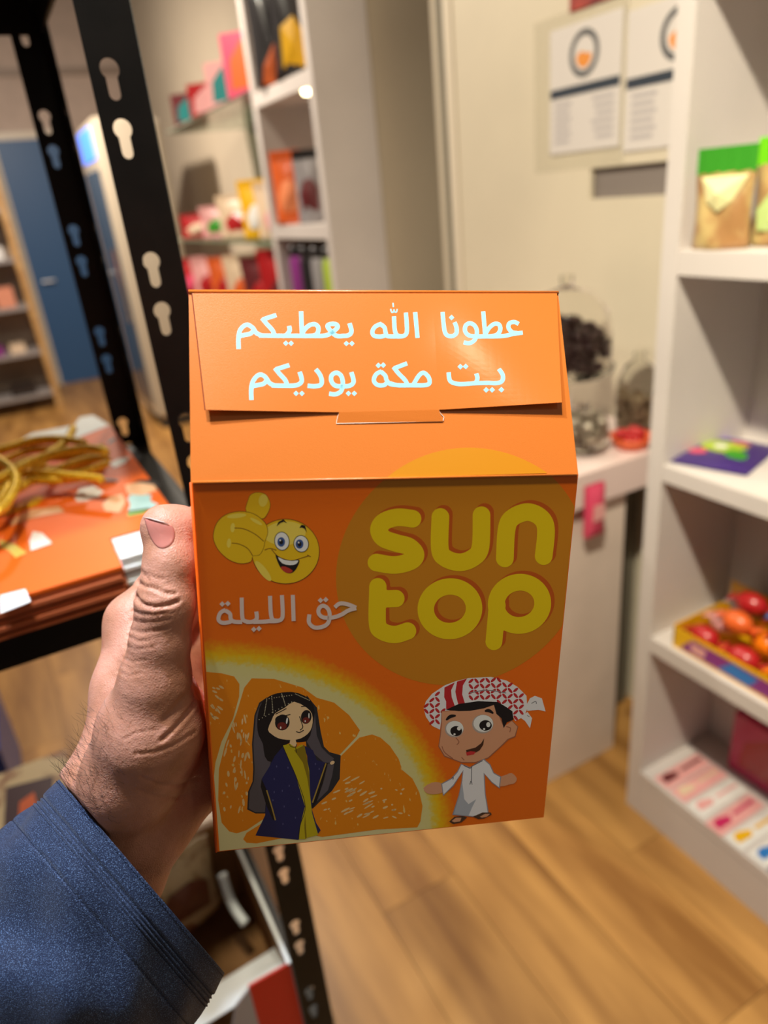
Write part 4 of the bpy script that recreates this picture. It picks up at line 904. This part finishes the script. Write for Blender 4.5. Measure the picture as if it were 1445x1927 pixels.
art('printed_sleeve', dk, [[(520, 1130), (575, 1250), (605, 1340), (632, 1455), (612, 1462), (560, 1350), (512, 1190)], [(1032, 1000), (1020, 1010), (925, 1330), (920, 1368), (960, 1310), (1010, 1160), (1050, 1000)]], C5)
strokes('printed_trim', K_('gold edge', (168, 138, 60)), [[(560, 1220), (600, 1350), (630, 1460)], [(1034, 1005), (985, 1150), (926, 1320)]], 11, C5)
art('printed_hand', sk, [ell(1085, 1000, 20, 14, -30, 10)], C5)
dts = []
for a0_, a1_ in (((500, 655), (760, 515)), ((600, 470), (610, 600)), ((560, 500), (540, 620)), ((680, 450), (710, 540)), ((790, 450), (900, 500)), ((560, 490), (760, 460))):
    for k in range(11): dts.append(ell(a0_[0] + (a1_[0] - a0_[0]) * k / 10, a0_[1] + (a1_[1] - a0_[1]) * k / 10, 4.2, 4.2, 0, 6))
art('printed_beads', K_('bead cream', (200, 190, 160)), dts, C5)
art('printed_star', K_('cloak star', (84, 84, 130)), [ell(a, b, 5, 10, 0, 6) for a, b in ((640, 1030), (730, 1040), (620, 1130), (740, 1185), (685, 1225), (815, 1290), (620, 1235), (700, 1350), (690, 1490), (790, 1440), (610, 1300), (950, 1010), (980, 1050))], C5)
LAY[0] = 2
# boy in a white robe and checked headcloth
wr2, rd = K_('robe white', (236, 234, 236)), K_('headcloth red', (196, 40, 44))
bs_ = K_('tan skin', (222, 160, 122)); bs2 = K_('tan skin edge', (170, 104, 74))
hc = [(370, 430), (385, 380), (430, 325), (520, 265), (600, 235), (690, 213), (850, 205), (960, 230), (1040, 275), (1105, 340), (1112, 430), (1085, 490), (1025, 520), (985, 440), (880, 390), (700, 392), (560, 440), (500, 480), (486, 582), (430, 555), (385, 490)]
art('printed_headcloth', wr2, [hc], C6)
cl = []
def in_poly(x, y, P):
    r = False
    for i in range(len(P)):
        (x1, y1), (x2, y2) = P[i], P[i - 1]
        if (y1 > y) != (y2 > y) and x < (x2 - x1) * (y - y1) / (y2 - y1) + x1: r = not r
    return r
for i in range(-4, 16):
    for j in range(-2, 9):
        for d_, an in ((0, 45), (1, -45)):
            x = 380 + i * 80 + d_ * 40 + 8; y = 190 + j * 80 + (i * -4) + 20
            for (xx, yy) in ((x, y), (x, y + 40)):
                an2 = an if yy == y else -an
                if in_poly(xx - 12, yy, hc) and in_poly(xx + 12, yy, hc) and in_poly(xx, yy + 12, hc) and not (505 < xx < 680 and yy < 430): cl.append(ell(xx, yy, 24, 10, an2 + 5, 8))
art('printed_check', rd, cl, C6)
art('printed_stripe', rd, [[(518, 280), (592, 244), (566, 300), (570, 350), (592, 412), (560, 432), (530, 436), (530, 380), (516, 350)], [(608, 238), (680, 216), (650, 265), (645, 330), (664, 392), (618, 406), (606, 360), (596, 310)]], C6)
art('printed_knot', wr2, [[(1108, 400), (1130, 358), (1165, 340), (1215, 358), (1242, 452), (1190, 440), (1110, 448)], [(1056, 492), (1112, 455), (1145, 500), (1130, 572), (1095, 520)]], C6)
strokes('printed_line', K_('grey line', (140, 140, 144)), [[(700, 320), (820, 300), (960, 320)], [(1140, 395), (1170, 380), (1176, 398)], [(1110, 480), (1126, 490)]], 6, C6)
art('printed_face', bs2, [[(496, 450), (606, 440), (760, 396), (884, 396), (912, 480), (946, 560), (1000, 514), (1046, 560), (1026, 634), (976, 654), (924, 704), (834, 786), (740, 820), (640, 820), (516, 774), (474, 704), (486, 620), (494, 540)]], C6)
art('printed_face', bs_, [[(500, 452), (606, 446), (760, 402), (880, 402), (905, 480), (940, 562), (1000, 520), (1040, 562), (1020, 628), (970, 648), (918, 700), (830, 780), (740, 814), (640, 814), (520, 768), (480, 700), (492, 620), (500, 540)]], C6)
art('printed_hair', dk, [[(528, 440), (620, 398), (760, 378), (900, 384), (960, 420), (1004, 450), (1012, 510), (965, 530), (942, 572), (925, 500), (890, 470), (872, 405), (800, 430), (700, 448), (620, 450)]], C6)
art('printed_eye', K_('eye shade', (186, 170, 160)), [ell(588, 578, 68, 60, 0), ell(792, 542, 77, 68, 0)], C6); art('printed_eye', wh, [ell(592, 574, 62, 54), ell(796, 538, 70, 61)], C6)
art('printed_pupil', dk, [ell(602, 592, 42, 36), ell(812, 552, 45, 38)], C6); art('printed_glint', wh, [ell(622, 574, 14, 14), ell(590, 615, 8, 7), ell(832, 546, 15, 18), ell(802, 578, 8, 7)], C6)
strokes('printed_brow', dk, [[(530, 514), (560, 488), (600, 482)], [(806, 450), (836, 446), (868, 466)]], 24, C6, taper=tp1)
art('printed_mouth', K_('dark brown mouth', (74, 40, 20)), [[(672, 728), (740, 710), (780, 680), (802, 644), (796, 690), (770, 730), (730, 752), (680, 766)]], C6)
art('printed_tongue', K_('tongue red 2', (206, 50, 50)), [[(672, 745), (705, 736), (742, 740), (728, 760), (678, 768)]], C6)
strokes('printed_line', bs2, [[(600, 640), (622, 670), (606, 690)], [(500, 700), (520, 745), (580, 790)], [(960, 560), (990, 570), (985, 600)], [(640, 780), (660, 800)]], 6, C6)
art('printed_hand', bs_, [[(368, 1000), (425, 962), (480, 960), (512, 985), (508, 1030), (440, 1045), (390, 1035)], [(905, 930), (960, 905), (1000, 893), (1036, 930), (1020, 965), (980, 975), (918, 988)]], C6, smooth=2)
art('printed_robe', K_('robe edge', (150, 150, 160)), [[(636, 826), (700, 850), (800, 790), (846, 830), (872, 890), (924, 918), (914, 1004), (856, 962), (806, 900), (812, 1040), (836, 1182), (720, 1206), (574, 1192), (620, 1050), (640, 950), (648, 880), (584, 985), (508, 1056), (494, 968), (566, 930), (610, 880)]], C6)
art('printed_robe', wr2, [[(640, 832), (700, 856), (798, 798), (840, 834), (868, 895), (916, 922), (908, 994), (858, 955), (798, 890), (806, 1040), (828, 1178), (720, 1200), (584, 1186), (626, 1050), (646, 950), (654, 870), (580, 978), (512, 1046), (502, 972), (570, 936), (614, 886)]], C6)
art('printed_fold', K_('robe shade', (176, 182, 192)), [[(645, 960), (660, 1080), (690, 1115), (745, 1080), (715, 1140), (690, 1198), (584, 1186), (626, 1050)]], C6)
strokes('printed_line', K_('robe line', (90, 90, 100)), [[(655, 838), (700, 858), (712, 845)], [(712, 845), (790, 805)], [(712, 846), (710, 960)], [(700, 975), (708, 950), (716, 975)], [(570, 930), (582, 925), (578, 940)]], 5, C6)
art('printed_sandal', K_('sandal brown', (80, 54, 36)), [[(552, 1240), (590, 1205), (650, 1200), (680, 1210), (640, 1245), (580, 1258)], [(722, 1205), (790, 1175), (850, 1175), (856, 1190), (800, 1218), (760, 1222)]], C6)
art('printed_foot', bs_, [[(570, 1236), (600, 1212), (640, 1212), (630, 1238), (590, 1245)], [(770, 1205), (810, 1184), (846, 1184), (820, 1206), (785, 1212)]], C6)

# ------------------------------------------------------------------ the hand: one continuous skin grown round a jointed skeleton
pe = empty('person', tuple(D(205, 1555, .345)), label='person holding up the orange box with the left hand, wearing a loose navy sleeve', cat='person')
HLc = lambda x, y, z: np.array(BR @ np.array([x, y, z]) + BT)
Dn = lambda *a: np.array(D(*a))
def cap_sdf(P, a, ra, b, rb_):
    ab = b - a; h = np.clip(((P - a) @ ab) / ab.dot(ab), 0, 1)
    return np.sqrt(((P - a - h[..., None] * ab) ** 2).sum(-1)) - (ra + (rb_ - ra) * h)
def smin(a, b, k):
    h = np.clip(.5 + .5 * (b - a) / k, 0, 1); return b + (a - b) * h - k * h * (1 - h)
I0 = Dn(252, 1170, .383)
pipI = Dn(374, 986, .397)
wr_c = Dn(205, 1552, .346)
palm = [(Dn(292, 1280, .305), .0140, Dn(283, 1370, .316), .0200), (Dn(283, 1370, .316), .0200, Dn(252, 1450, .327), .0205), (Dn(252, 1450, .327), .0205, wr_c, .0245),
        (Dn(345, 1458, .368), .0230, Dn(268, 1535, .355), .0235), (Dn(268, 1535, .355), .0235, Dn(205, 1650, .356), .0250), (wr_c, .0255, Dn(118, 1722, .352), .024), (Dn(205, 1650, .356), .025, Dn(130, 1760, .36), .026),
        (Dn(190, 1492, .350), .0185, Dn(226, 1400, .360), .0160), (Dn(226, 1400, .360), .0160, Dn(236, 1300, .370), .0152), (Dn(236, 1300, .370), .0152, I0, .0138), (wr_c, .0235, Dn(190, 1492, .350), .0185),
        (wr_c, .02, HLc(-.119, .102, -.122), .0125), (wr_c, .02, HLc(-.110, .104, -.145), .0125), (Dn(268, 1535, .355), .02, HLc(-.100, .098, -.167), .0125),
        (I0, .0125, HLc(-.119, .102, -.122), .0125), (HLc(-.119, .102, -.122), .0125, HLc(-.110, .104, -.145), .0125), (HLc(-.110, .104, -.145), .0125, HLc(-.100, .098, -.167), .0125),
        (Dn(350, 1345, .350), .0125, Dn(366, 1450, .366), .0160), (Dn(283, 1370, .316), .018, Dn(345, 1400, .355), .017), (HLc(-.108, .03, -.105), .0085, HLc(-.121, .080, -.108), .0095), (Dn(320, 1300, .33), .011, HLc(-.112, .085, -.13), .012)]
palm.append((Dn(303, 987, .3005), .0073, Dn(342, 987, .3060), .0075))
fing = [[(Dn(322, 1006, .3025), .0110), (Dn(320, 1062, .298), .0104), (Dn(312, 1136, .2965), .0116), (Dn(302, 1205, .300), .0120), (Dn(291, 1282, .305), .0138)],
        [(I0, .0125), (I0 * .5 + pipI * .5, .0102), (pipI, .0098), (HLc(-.055, .0945, -.046), .0082), (HLc(-.030, .0890, -.044), .0076)],
        [(HLc(-.119, .102, -.122), .0125), (HLc(-.086, .119, -.086), .0098), (HLc(-.048, .0965, -.079), .0086), (HLc(-.020, .0893, -.078), .0078)],
        [(HLc(-.110, .104, -.145), .0125), (HLc(-.078, .120, -.112), .0095), (HLc(-.044, .0962, -.103), .0084), (HLc(-.018, .0890, -.102), .0076)],
        [(HLc(-.100, .098, -.167), .0118), (HLc(-.074, .112, -.143), .0085), (HLc(-.050, .0950, -.133), .0074), (HLc(-.030, .0880, -.131), .0068)]]
allp = [p_ for a, ra, b, rb_ in palm for p_ in (a, b)] + [c_[0] for f_ in fing for c_ in f_]
lo = np.min(allp, 0) - .034; hi = np.max(allp, 0) + .034; hv = .00105
dims = np.ceil((hi - lo) / hv).astype(int)
gx, gy_, gz = [lo[i] + hv * np.arange(dims[i]) for i in range(3)]
P3 = np.stack(np.meshgrid(gx, gy_, gz, indexing='ij'), -1).astype(np.float32)
F = None
for a, ra, b, rb_ in palm:
    d_ = cap_sdf(P3, a.astype(np.float32), ra, b.astype(np.float32), rb_); F = d_ if F is None else smin(F, d_, .011)
for fi, f_ in enumerate(fing):
    G = None
    for (a, ra), (b, rb_) in zip(f_[:-1], f_[1:]):
        d_ = cap_sdf(P3, a.astype(np.float32), ra, b.astype(np.float32), rb_); G = d_ if G is None else smin(G, d_, .004)
    F = smin(F, G, .007 if fi == 0 else .0045)
# the box keeps the flesh out of itself: contact is pressed flat
Q = (P3 - BT.astype(np.float32)) @ BR.astype(np.float32)
xl = F4[0][0] + (F4[0][2] - Q[..., 2]) / (F4[0][2] - F4[3][2]) * (F4[3][0] - F4[0][0])
bd_ = np.maximum.reduce([xl - .0009 - Q[..., 0], Q[..., 0] - .09, -.0009 - Q[..., 1], Q[..., 1] - DEP - .0009, Q[..., 2] - .001, zb[0] - .001 - Q[..., 2]])
F = np.maximum(F, -bd_)
del Q, bd_, xl
def surface_nets(F, lo, h):
    S = F < 0; nx, ny, nz = F.shape; acc = np.zeros((nx-1, ny-1, nz-1, 3), np.float32); cnt = np.zeros((nx-1, ny-1, nz-1), np.float32)
    import itertools
    for ax in range(3):
        oth = [i for i in range(3) if i != ax]
        for o1, o2 in itertools.product((0, 1), (0, 1)):
            s0 = [None] * 3; s1 = [None] * 3; off = [0, 0, 0]; off[oth[0]] = o1; off[oth[1]] = o2
            for i in range(3):
                n = F.shape[i]
                if i == ax: s0[i] = slice(0, n-1); s1[i] = slice(1, n)
                else: s0[i] = s1[i] = slice(off[i], n-1+off[i])
            A, Bv = F[tuple(s0)], F[tuple(s1)]; cr = (A < 0) != (Bv < 0); t = np.where(cr, A / (A - Bv + 1e-12), 0)
            for i in range(3): acc[..., i] += np.where(cr, t if i == ax else off[i], 0)
            cnt += cr
    act = cnt > 0; idx = -np.ones(cnt.shape, np.int64); idx[act] = np.arange(act.sum())
    ijk = np.argwhere(act); V = lo + (ijk + acc[act] / cnt[act][:, None]) * h; faces = []
    for ax in range(3):
        oth = [i for i in range(3) if i != ax]; a0 = [slice(1, F.shape[i]-1) for i in range(3)]; a0[ax] = slice(0, F.shape[ax]-1); a1 = list(a0); a1[ax] = slice(1, F.shape[ax])
        cr = S[tuple(a0)] != S[tuple(a1)]; e = np.argwhere(cr); base = e.copy()
        for i in oth: base[:, i] += 1
        s_in = S[base[:, 0], base[:, 1], base[:, 2]]
        def ci(d1, d2):
            c = base.copy(); c[:, oth[0]] -= d1; c[:, oth[1]] -= d2; return idx[c[:, 0], c[:, 1], c[:, 2]]
        qd = np.stack([ci(1, 1), ci(0, 1), ci(0, 0), ci(1, 0)], 1); fl = s_in if ax != 1 else ~s_in
        qd[~fl] = qd[~fl][:, ::-1]; faces.append(qd)
    return V, np.concatenate(faces)
V, FC = surface_nets(F, lo, hv); del F, P3
# light smoothing on the mesh graph
E_ = np.concatenate([FC[:, [0, 1]], FC[:, [1, 2]], FC[:, [2, 3]], FC[:, [3, 0]]])
def smooth_v(V, n, w=.5):
    for _ in range(n):
        s = np.zeros_like(V); c = np.zeros(len(V)); 
        for k in range(3): s[:, k] = np.bincount(E_[:, 0], V[E_[:, 1], k], len(V)) + np.bincount(E_[:, 1], V[E_[:, 0], k], len(V))
        c = np.bincount(E_[:, 0], minlength=len(V)) + np.bincount(E_[:, 1], minlength=len(V)); V = V * (1 - w) + s / c[:, None] * w
    return V
V = smooth_v(V, 3)
def normals(V):
    n = np.cross(V[FC[:, 2]] - V[FC[:, 0]], V[FC[:, 3]] - V[FC[:, 1]]); N_v = np.zeros_like(V)
    for k in range(4):
        for c in range(3): N_v[:, c] += np.bincount(FC[:, k], n[:, c], len(V))
    return N_v / (np.linalg.norm(N_v, axis=1)[:, None] + 1e-12)
NV = normals(V)
cam_v = (V - CP) @ CR; PX = PCX + FPX * cam_v[:, 0] / cam_v[:, 2]; PY = PCY + FPX * cam_v[:, 1] / cam_v[:, 2]; depth_v = cam_v[:, 2]
facing = ((CP - V) * NV).sum(1) > 0
c7 = lambda x, y: (100 + x * .2959, 930 + y * .2959)          # skin folds of the thumb, wrist and palm
folds = [([(545, 562), (575, 585), (620, 592), (665, 608), (710, 630), (775, 634)], 3.0, .0009), ([(526, 648), (545, 680), (590, 706), (640, 716), (740, 704), (790, 680)], 3.6, .0011), ([(565, 490), (590, 520), (610, 548)], 2.6, .0005), ([(600, 500), (640, 530), (700, 540)], 2.6, .0004),
         ([(500, 740), (560, 760), (640, 765), (760, 745)], 2.4, .0005), ([(490, 800), (560, 815), (650, 810), (740, 790)], 2.3, .0004), ([(485, 860), (560, 880), (650, 870), (730, 850)], 2.3, .0004), ([(470, 900), (540, 935), (620, 930)], 2.3, .0004), ([(450, 960), (520, 990), (600, 980), (680, 950)], 2.2, .0003),
         ([(440, 1040), (500, 1070), (590, 1050)], 2.2, .0003), ([(400, 1120), (480, 1160), (560, 1140)], 2.2, .0003), ([(690, 1560), (760, 1500), (830, 1420), (895, 1330)], 3.4, .0012), ([(700, 1440), (760, 1380), (830, 1290)], 4.5, .0006), ([(520, 1650), (640, 1640), (760, 1600), (900, 1510)], 2.8, .0005),
         ([(450, 1560), (520, 1520), (640, 1500)], 2.6, .0003), ([(560, 1800), (680, 1850), (800, 1850), (930, 1800)], 3.2, .0005), ([(540, 1880), (650, 1925), (780, 1930), (900, 1890)], 3.0, .0004)]
dsp = np.zeros(len(V))
for pl, w_, dp in folds:
    P_ = [c7(*a) for a in pl]; best = np.full(len(V), 1e9)
    for (x0, y0), (x1, y1) in zip(P_[:-1], P_[1:]):
        dx, dy = x1 - x0, y1 - y0; t = np.clip(((PX - x0) * dx + (PY - y0) * dy) / (dx * dx + dy * dy), 0, 1); best = np.minimum(best, np.hypot(PX - x0 - t * dx, PY - y0 - t * dy))
    dsp += (np.exp(-(best / w_) ** 2) * -dp + np.exp(-((best - w_ * 2.2) / (w_ * 1.5)) ** 2) * dp * .35) * (facing & (depth_v < .40))
V = V + NV * dsp[:, None]
# the wrist stays inside the sleeve
a2 = np.array([[-.67, .65], [.74, .76]]); sk_ = np.linalg.solve(a2, np.stack([PX - 267, PY - 1649])); s_v, k_v = sk_[0], sk_[1]
hw_v = 236 + .19 * s_v; dp_v = .349 + .00004 * s_v; dd_v = .041 + .00006 * s_v; e_v = np.sqrt((k_v / hw_v) ** 2 + ((dp_v - depth_v) / dd_v) ** 2)
ms_ = (s_v > -4) & (e_v > .90); f_v = np.where(ms_, .90 / np.maximum(e_v, 1e-6), 1.0)
npx = 267 - .67 * s_v + .65 * k_v * f_v; npy = 1649 + .74 * s_v + .76 * k_v * f_v; ndp = dp_v - (dp_v - depth_v) * f_v
V = np.where(ms_[:, None], CP + (np.stack([(npx - PCX) / FPX * ndp, (npy - PCY) / FPX * ndp, ndp], 1)) @ CR.T, V)
me = bpy.data.meshes.new('hand'); me.from_pydata(V.tolist(), [], FC.tolist()); me.update()
for p_ in me.polygons: p_.use_smooth = True
M_skin = mat('skin', (186, 130, 104), .46, spec=.45, sss=.18, rgb2=(208, 150, 128), vscale=60, ramp=(.35, .65), bump=.0)
nt_ = M_skin.node_tree; N_, L_n = nt_.nodes, nt_.links
geo = N_.new('ShaderNodeNewGeometry'); vo = N_.new('ShaderNodeTexVoronoi'); vo.feature = 'DISTANCE_TO_EDGE'; vo.inputs['Scale'].default_value = 900
n3 = N_.new('ShaderNodeTexNoise'); n3.inputs['Scale'].default_value = 260; n3.inputs['Detail'].default_value = 6
L_n.new(geo.outputs['Position'], vo.inputs['Vector']); L_n.new(geo.outputs['Position'], n3.inputs['Vector'])
mx = N_.new('ShaderNodeMath'); mx.operation = 'MULTIPLY_ADD'; mx.inputs[1].default_value = .5; L_n.new(vo.outputs['Distance'], mx.inputs[0]); L_n.new(n3.outputs['Fac'], mx.inputs[2])
bp = N_.new('ShaderNodeBump'); bp.inputs['Strength'].default_value = .6; bp.inputs['Distance'].default_value = .0008; L_n.new(mx.outputs[0], bp.inputs['Height']); L_n.new(bp.outputs['Normal'], N_['Principled BSDF'].inputs['Normal'])
me.materials.append(M_skin)
ho = bpy.data.objects.new('hand', me); COL.objects.link(ho); ho.parent = pe; ho.matrix_parent_inverse = Matrix.Translation(-D(205, 1555, .345))
def to_person(o): o.parent = pe; o.matrix_parent_inverse = Matrix.Translation(-D(205, 1555, .345)); return o
bvh = BVHTree.FromPolygons([Vector(v) for v in V], FC.tolist())
def hit(px, py):
    d = Vector(ray(px, py)).normalized(); r = bvh.ray_cast(Vector(CP), d); return (r[0], r[1]) if r[0] is not None else (None, None)
# thumbnail
nl = [(582, 156), (600, 158), (630, 166), (668, 176), (705, 186), (738, 194), (762, 206), (774, 235), (774, 275), (760, 312), (730, 338), (695, 348), (662, 336), (635, 305), (612, 262), (594, 210), (584, 172)]
ctrn = (680, 250); rings_n = []
for rr_ in (0, .35, .65, .85, .96, 1.0):
    for a in nl:
        pass
outl = [(v.x, v.y) for v in catmull([(a, b, 0) for a, b in nl], 3, True)]
q = MB(); vs = []; ok = True
lev = (.0, .3, .6, .85, .97, 1.0); hgt = (.00042, .00042, .0004, .00034, .00026, -.0002)
for f_, h_ in zip(lev, hgt):
    for a, b in outl:
        g_ = f_; p_ = None
        while g_ >= 0 and (p_ is None or (p_ - Vector(CP)).length > .34): x, y = c7(ctrn[0] + (a - ctrn[0]) * g_, ctrn[1] + (b - ctrn[1]) * g_); p_, n_ = hit(x, y); g_ -= .02
        vs.append(p_ + n_ * h_)
m_ = len(outl)
q.add(vs, [(i * m_ + k, i * m_ + (k + 1) % m_, (i + 1) * m_ + (k + 1) % m_, (i + 1) * m_ + k) for i in range(len(lev) - 1) for k in range(m_)])
to_person(q.build('thumbnail', mat('fingernail', (190, 120, 108), .25, spec=.5, sss=.15, coat=.2), None, smooth=True, label='pink thumbnail'))
tip = [hit(*c7(*a)) for a in [(580, 150), (620, 158), (655, 168), (695, 180), (735, 193)]]
if all(t[0] is not None for t in tip): to_person(MB().tube([t[0] + t[1] * .0007 for t in tip], [.0001, .00035, .0004, .00035, .0001], 6).build('nail_edge', mat('nail free edge', (206, 180, 172), .4), None, True))
depth_of = lambda p_: float(((np.array(p_) - CP) @ CR)[2])
# dark arm hairs on the wrist
rh = random.Random(21); q = MB(); cnt_h = 0
while cnt_h < 620:
    px, py = rh.uniform(112, 262), rh.uniform(1335, 1600)
    if px > 262 - (py - 1335) * .15 or rh.random() > (1 - (px - 112) / 150) ** 1.6: continue
    p_, n_ = hit(px, py)
    cnt_h += 1
    if py > 1462 + (px - 113) * .95: continue
    if p_ is None or depth_of(p_) > .40: continue
    g = Vector(D(px - 20 + rh.uniform(-25, 25), py - 40 + rh.uniform(-10, 30), .345)) - Vector(D(px, py, .345)); g.normalize(); L0 = rh.uniform(.003, .0085)
    pts = [p_ + n_ * (.0002 + L0 * .28 * math.sin(t * 1.6)) + g * L0 * t + Vector((rh.uniform(-1, 1), rh.uniform(-1, 1), rh.uniform(-1, 1))) * .0004 for t in (0, .35, .7, 1)]
    q.tube(pts, [.00006, .00005, .00004, .00002], 3, False)
to_person(q.build('arm_hair', mat('dark hair', (52, 38, 32), .5), None, kind='stuff'))

# ------------------------------------------------------------------ navy sleeve
fold_rng = random.Random(4)
def sleeve_pt(s, th, out=0.0):
    cx, cy = 267 - .67 * s, 1649 + .74 * s; hw = 236 + .19 * s
    dp = .349 + .00004 * s; dd = .041 + .00006 * s
    fold = .0022 * math.sin(3 * th + .012 * s + 1) * min(1, s / 120) + .0042 * math.sin(.02 * s - 4 * th + 2) * min(1, max(0, s - 60) / 200) * (1 if s > 60 else .4) + .0012 * math.sin(9 * th + .03 * s)* min(1, s / 100)
    rib = 0.0
    if s < 42: rib = .0010
    elif s < 74: rib = .0002 + .00055 * math.cos((s - 42) / 8 * 2 * math.pi)
    rib += -.0007 * math.exp(-((s - 118) / 3.0) ** 2)
    o = fold + rib + out
    c_, s_ = math.cos(th), math.sin(th)
    k = (hw + o * FPX / dp) * c_
    return np.array(D(cx + .65 * k, cy + .76 * k, dp - (dd + o) * s_))
ss = [i * 2.0 for i in range(64)] + [128 + i * 9 for i in range(62)]; nth = 110
q = MB(); vs = []; fs = []
for lay_, oo in ((0, 0.0), (1, -.0012)):
    for s in ss:
        for k in range(nth): vs.append(sleeve_pt(s, 2 * math.pi * k / nth, oo))
K = len(ss) * nth
for lay_ in range(2):
    for i in range(len(ss) - 1):
        for k in range(nth):
            a = lay_ * K + i * nth + k; b = lay_ * K + i * nth + (k + 1) % nth; f_ = (a, b, b + nth, a + nth); fs.append(f_ if lay_ == 0 else f_[::-1])
for k in range(nth): fs.append((k, K + k, K + (k + 1) % nth, (k + 1) % nth))
M_nav = mat('navy twill', (26, 38, 66), .6, spec=.25, rgb2=(104, 130, 170), vscale=2200, ramp=(.52, .80), bump=.5, bscale=1800, detail=1)
M_nav.node_tree.nodes['Principled BSDF'].inputs['Sheen Weight'].default_value = .12
to_person(q.add(vs, fs).build('sleeve', M_nav, None, smooth=True, label='loose navy blue sleeve with stitched cuff'))
q = MB()
for s0, st_, ln_ in ((6, .034, .020), (46, .028, .017), (62, .028, .017), (70, .028, .017), (118, .040, .022)):
    th = 0
    while th < math.pi * 2:
        q.tube([sleeve_pt(s0, th, .0001), sleeve_pt(s0, th + ln_ * .5, .0003), sleeve_pt(s0, th + ln_, .0001)], .00016, 4, False); th += st_
to_person(q.build('stitching', mat('navy thread', (26, 38, 64), .6), None, kind='stuff'))
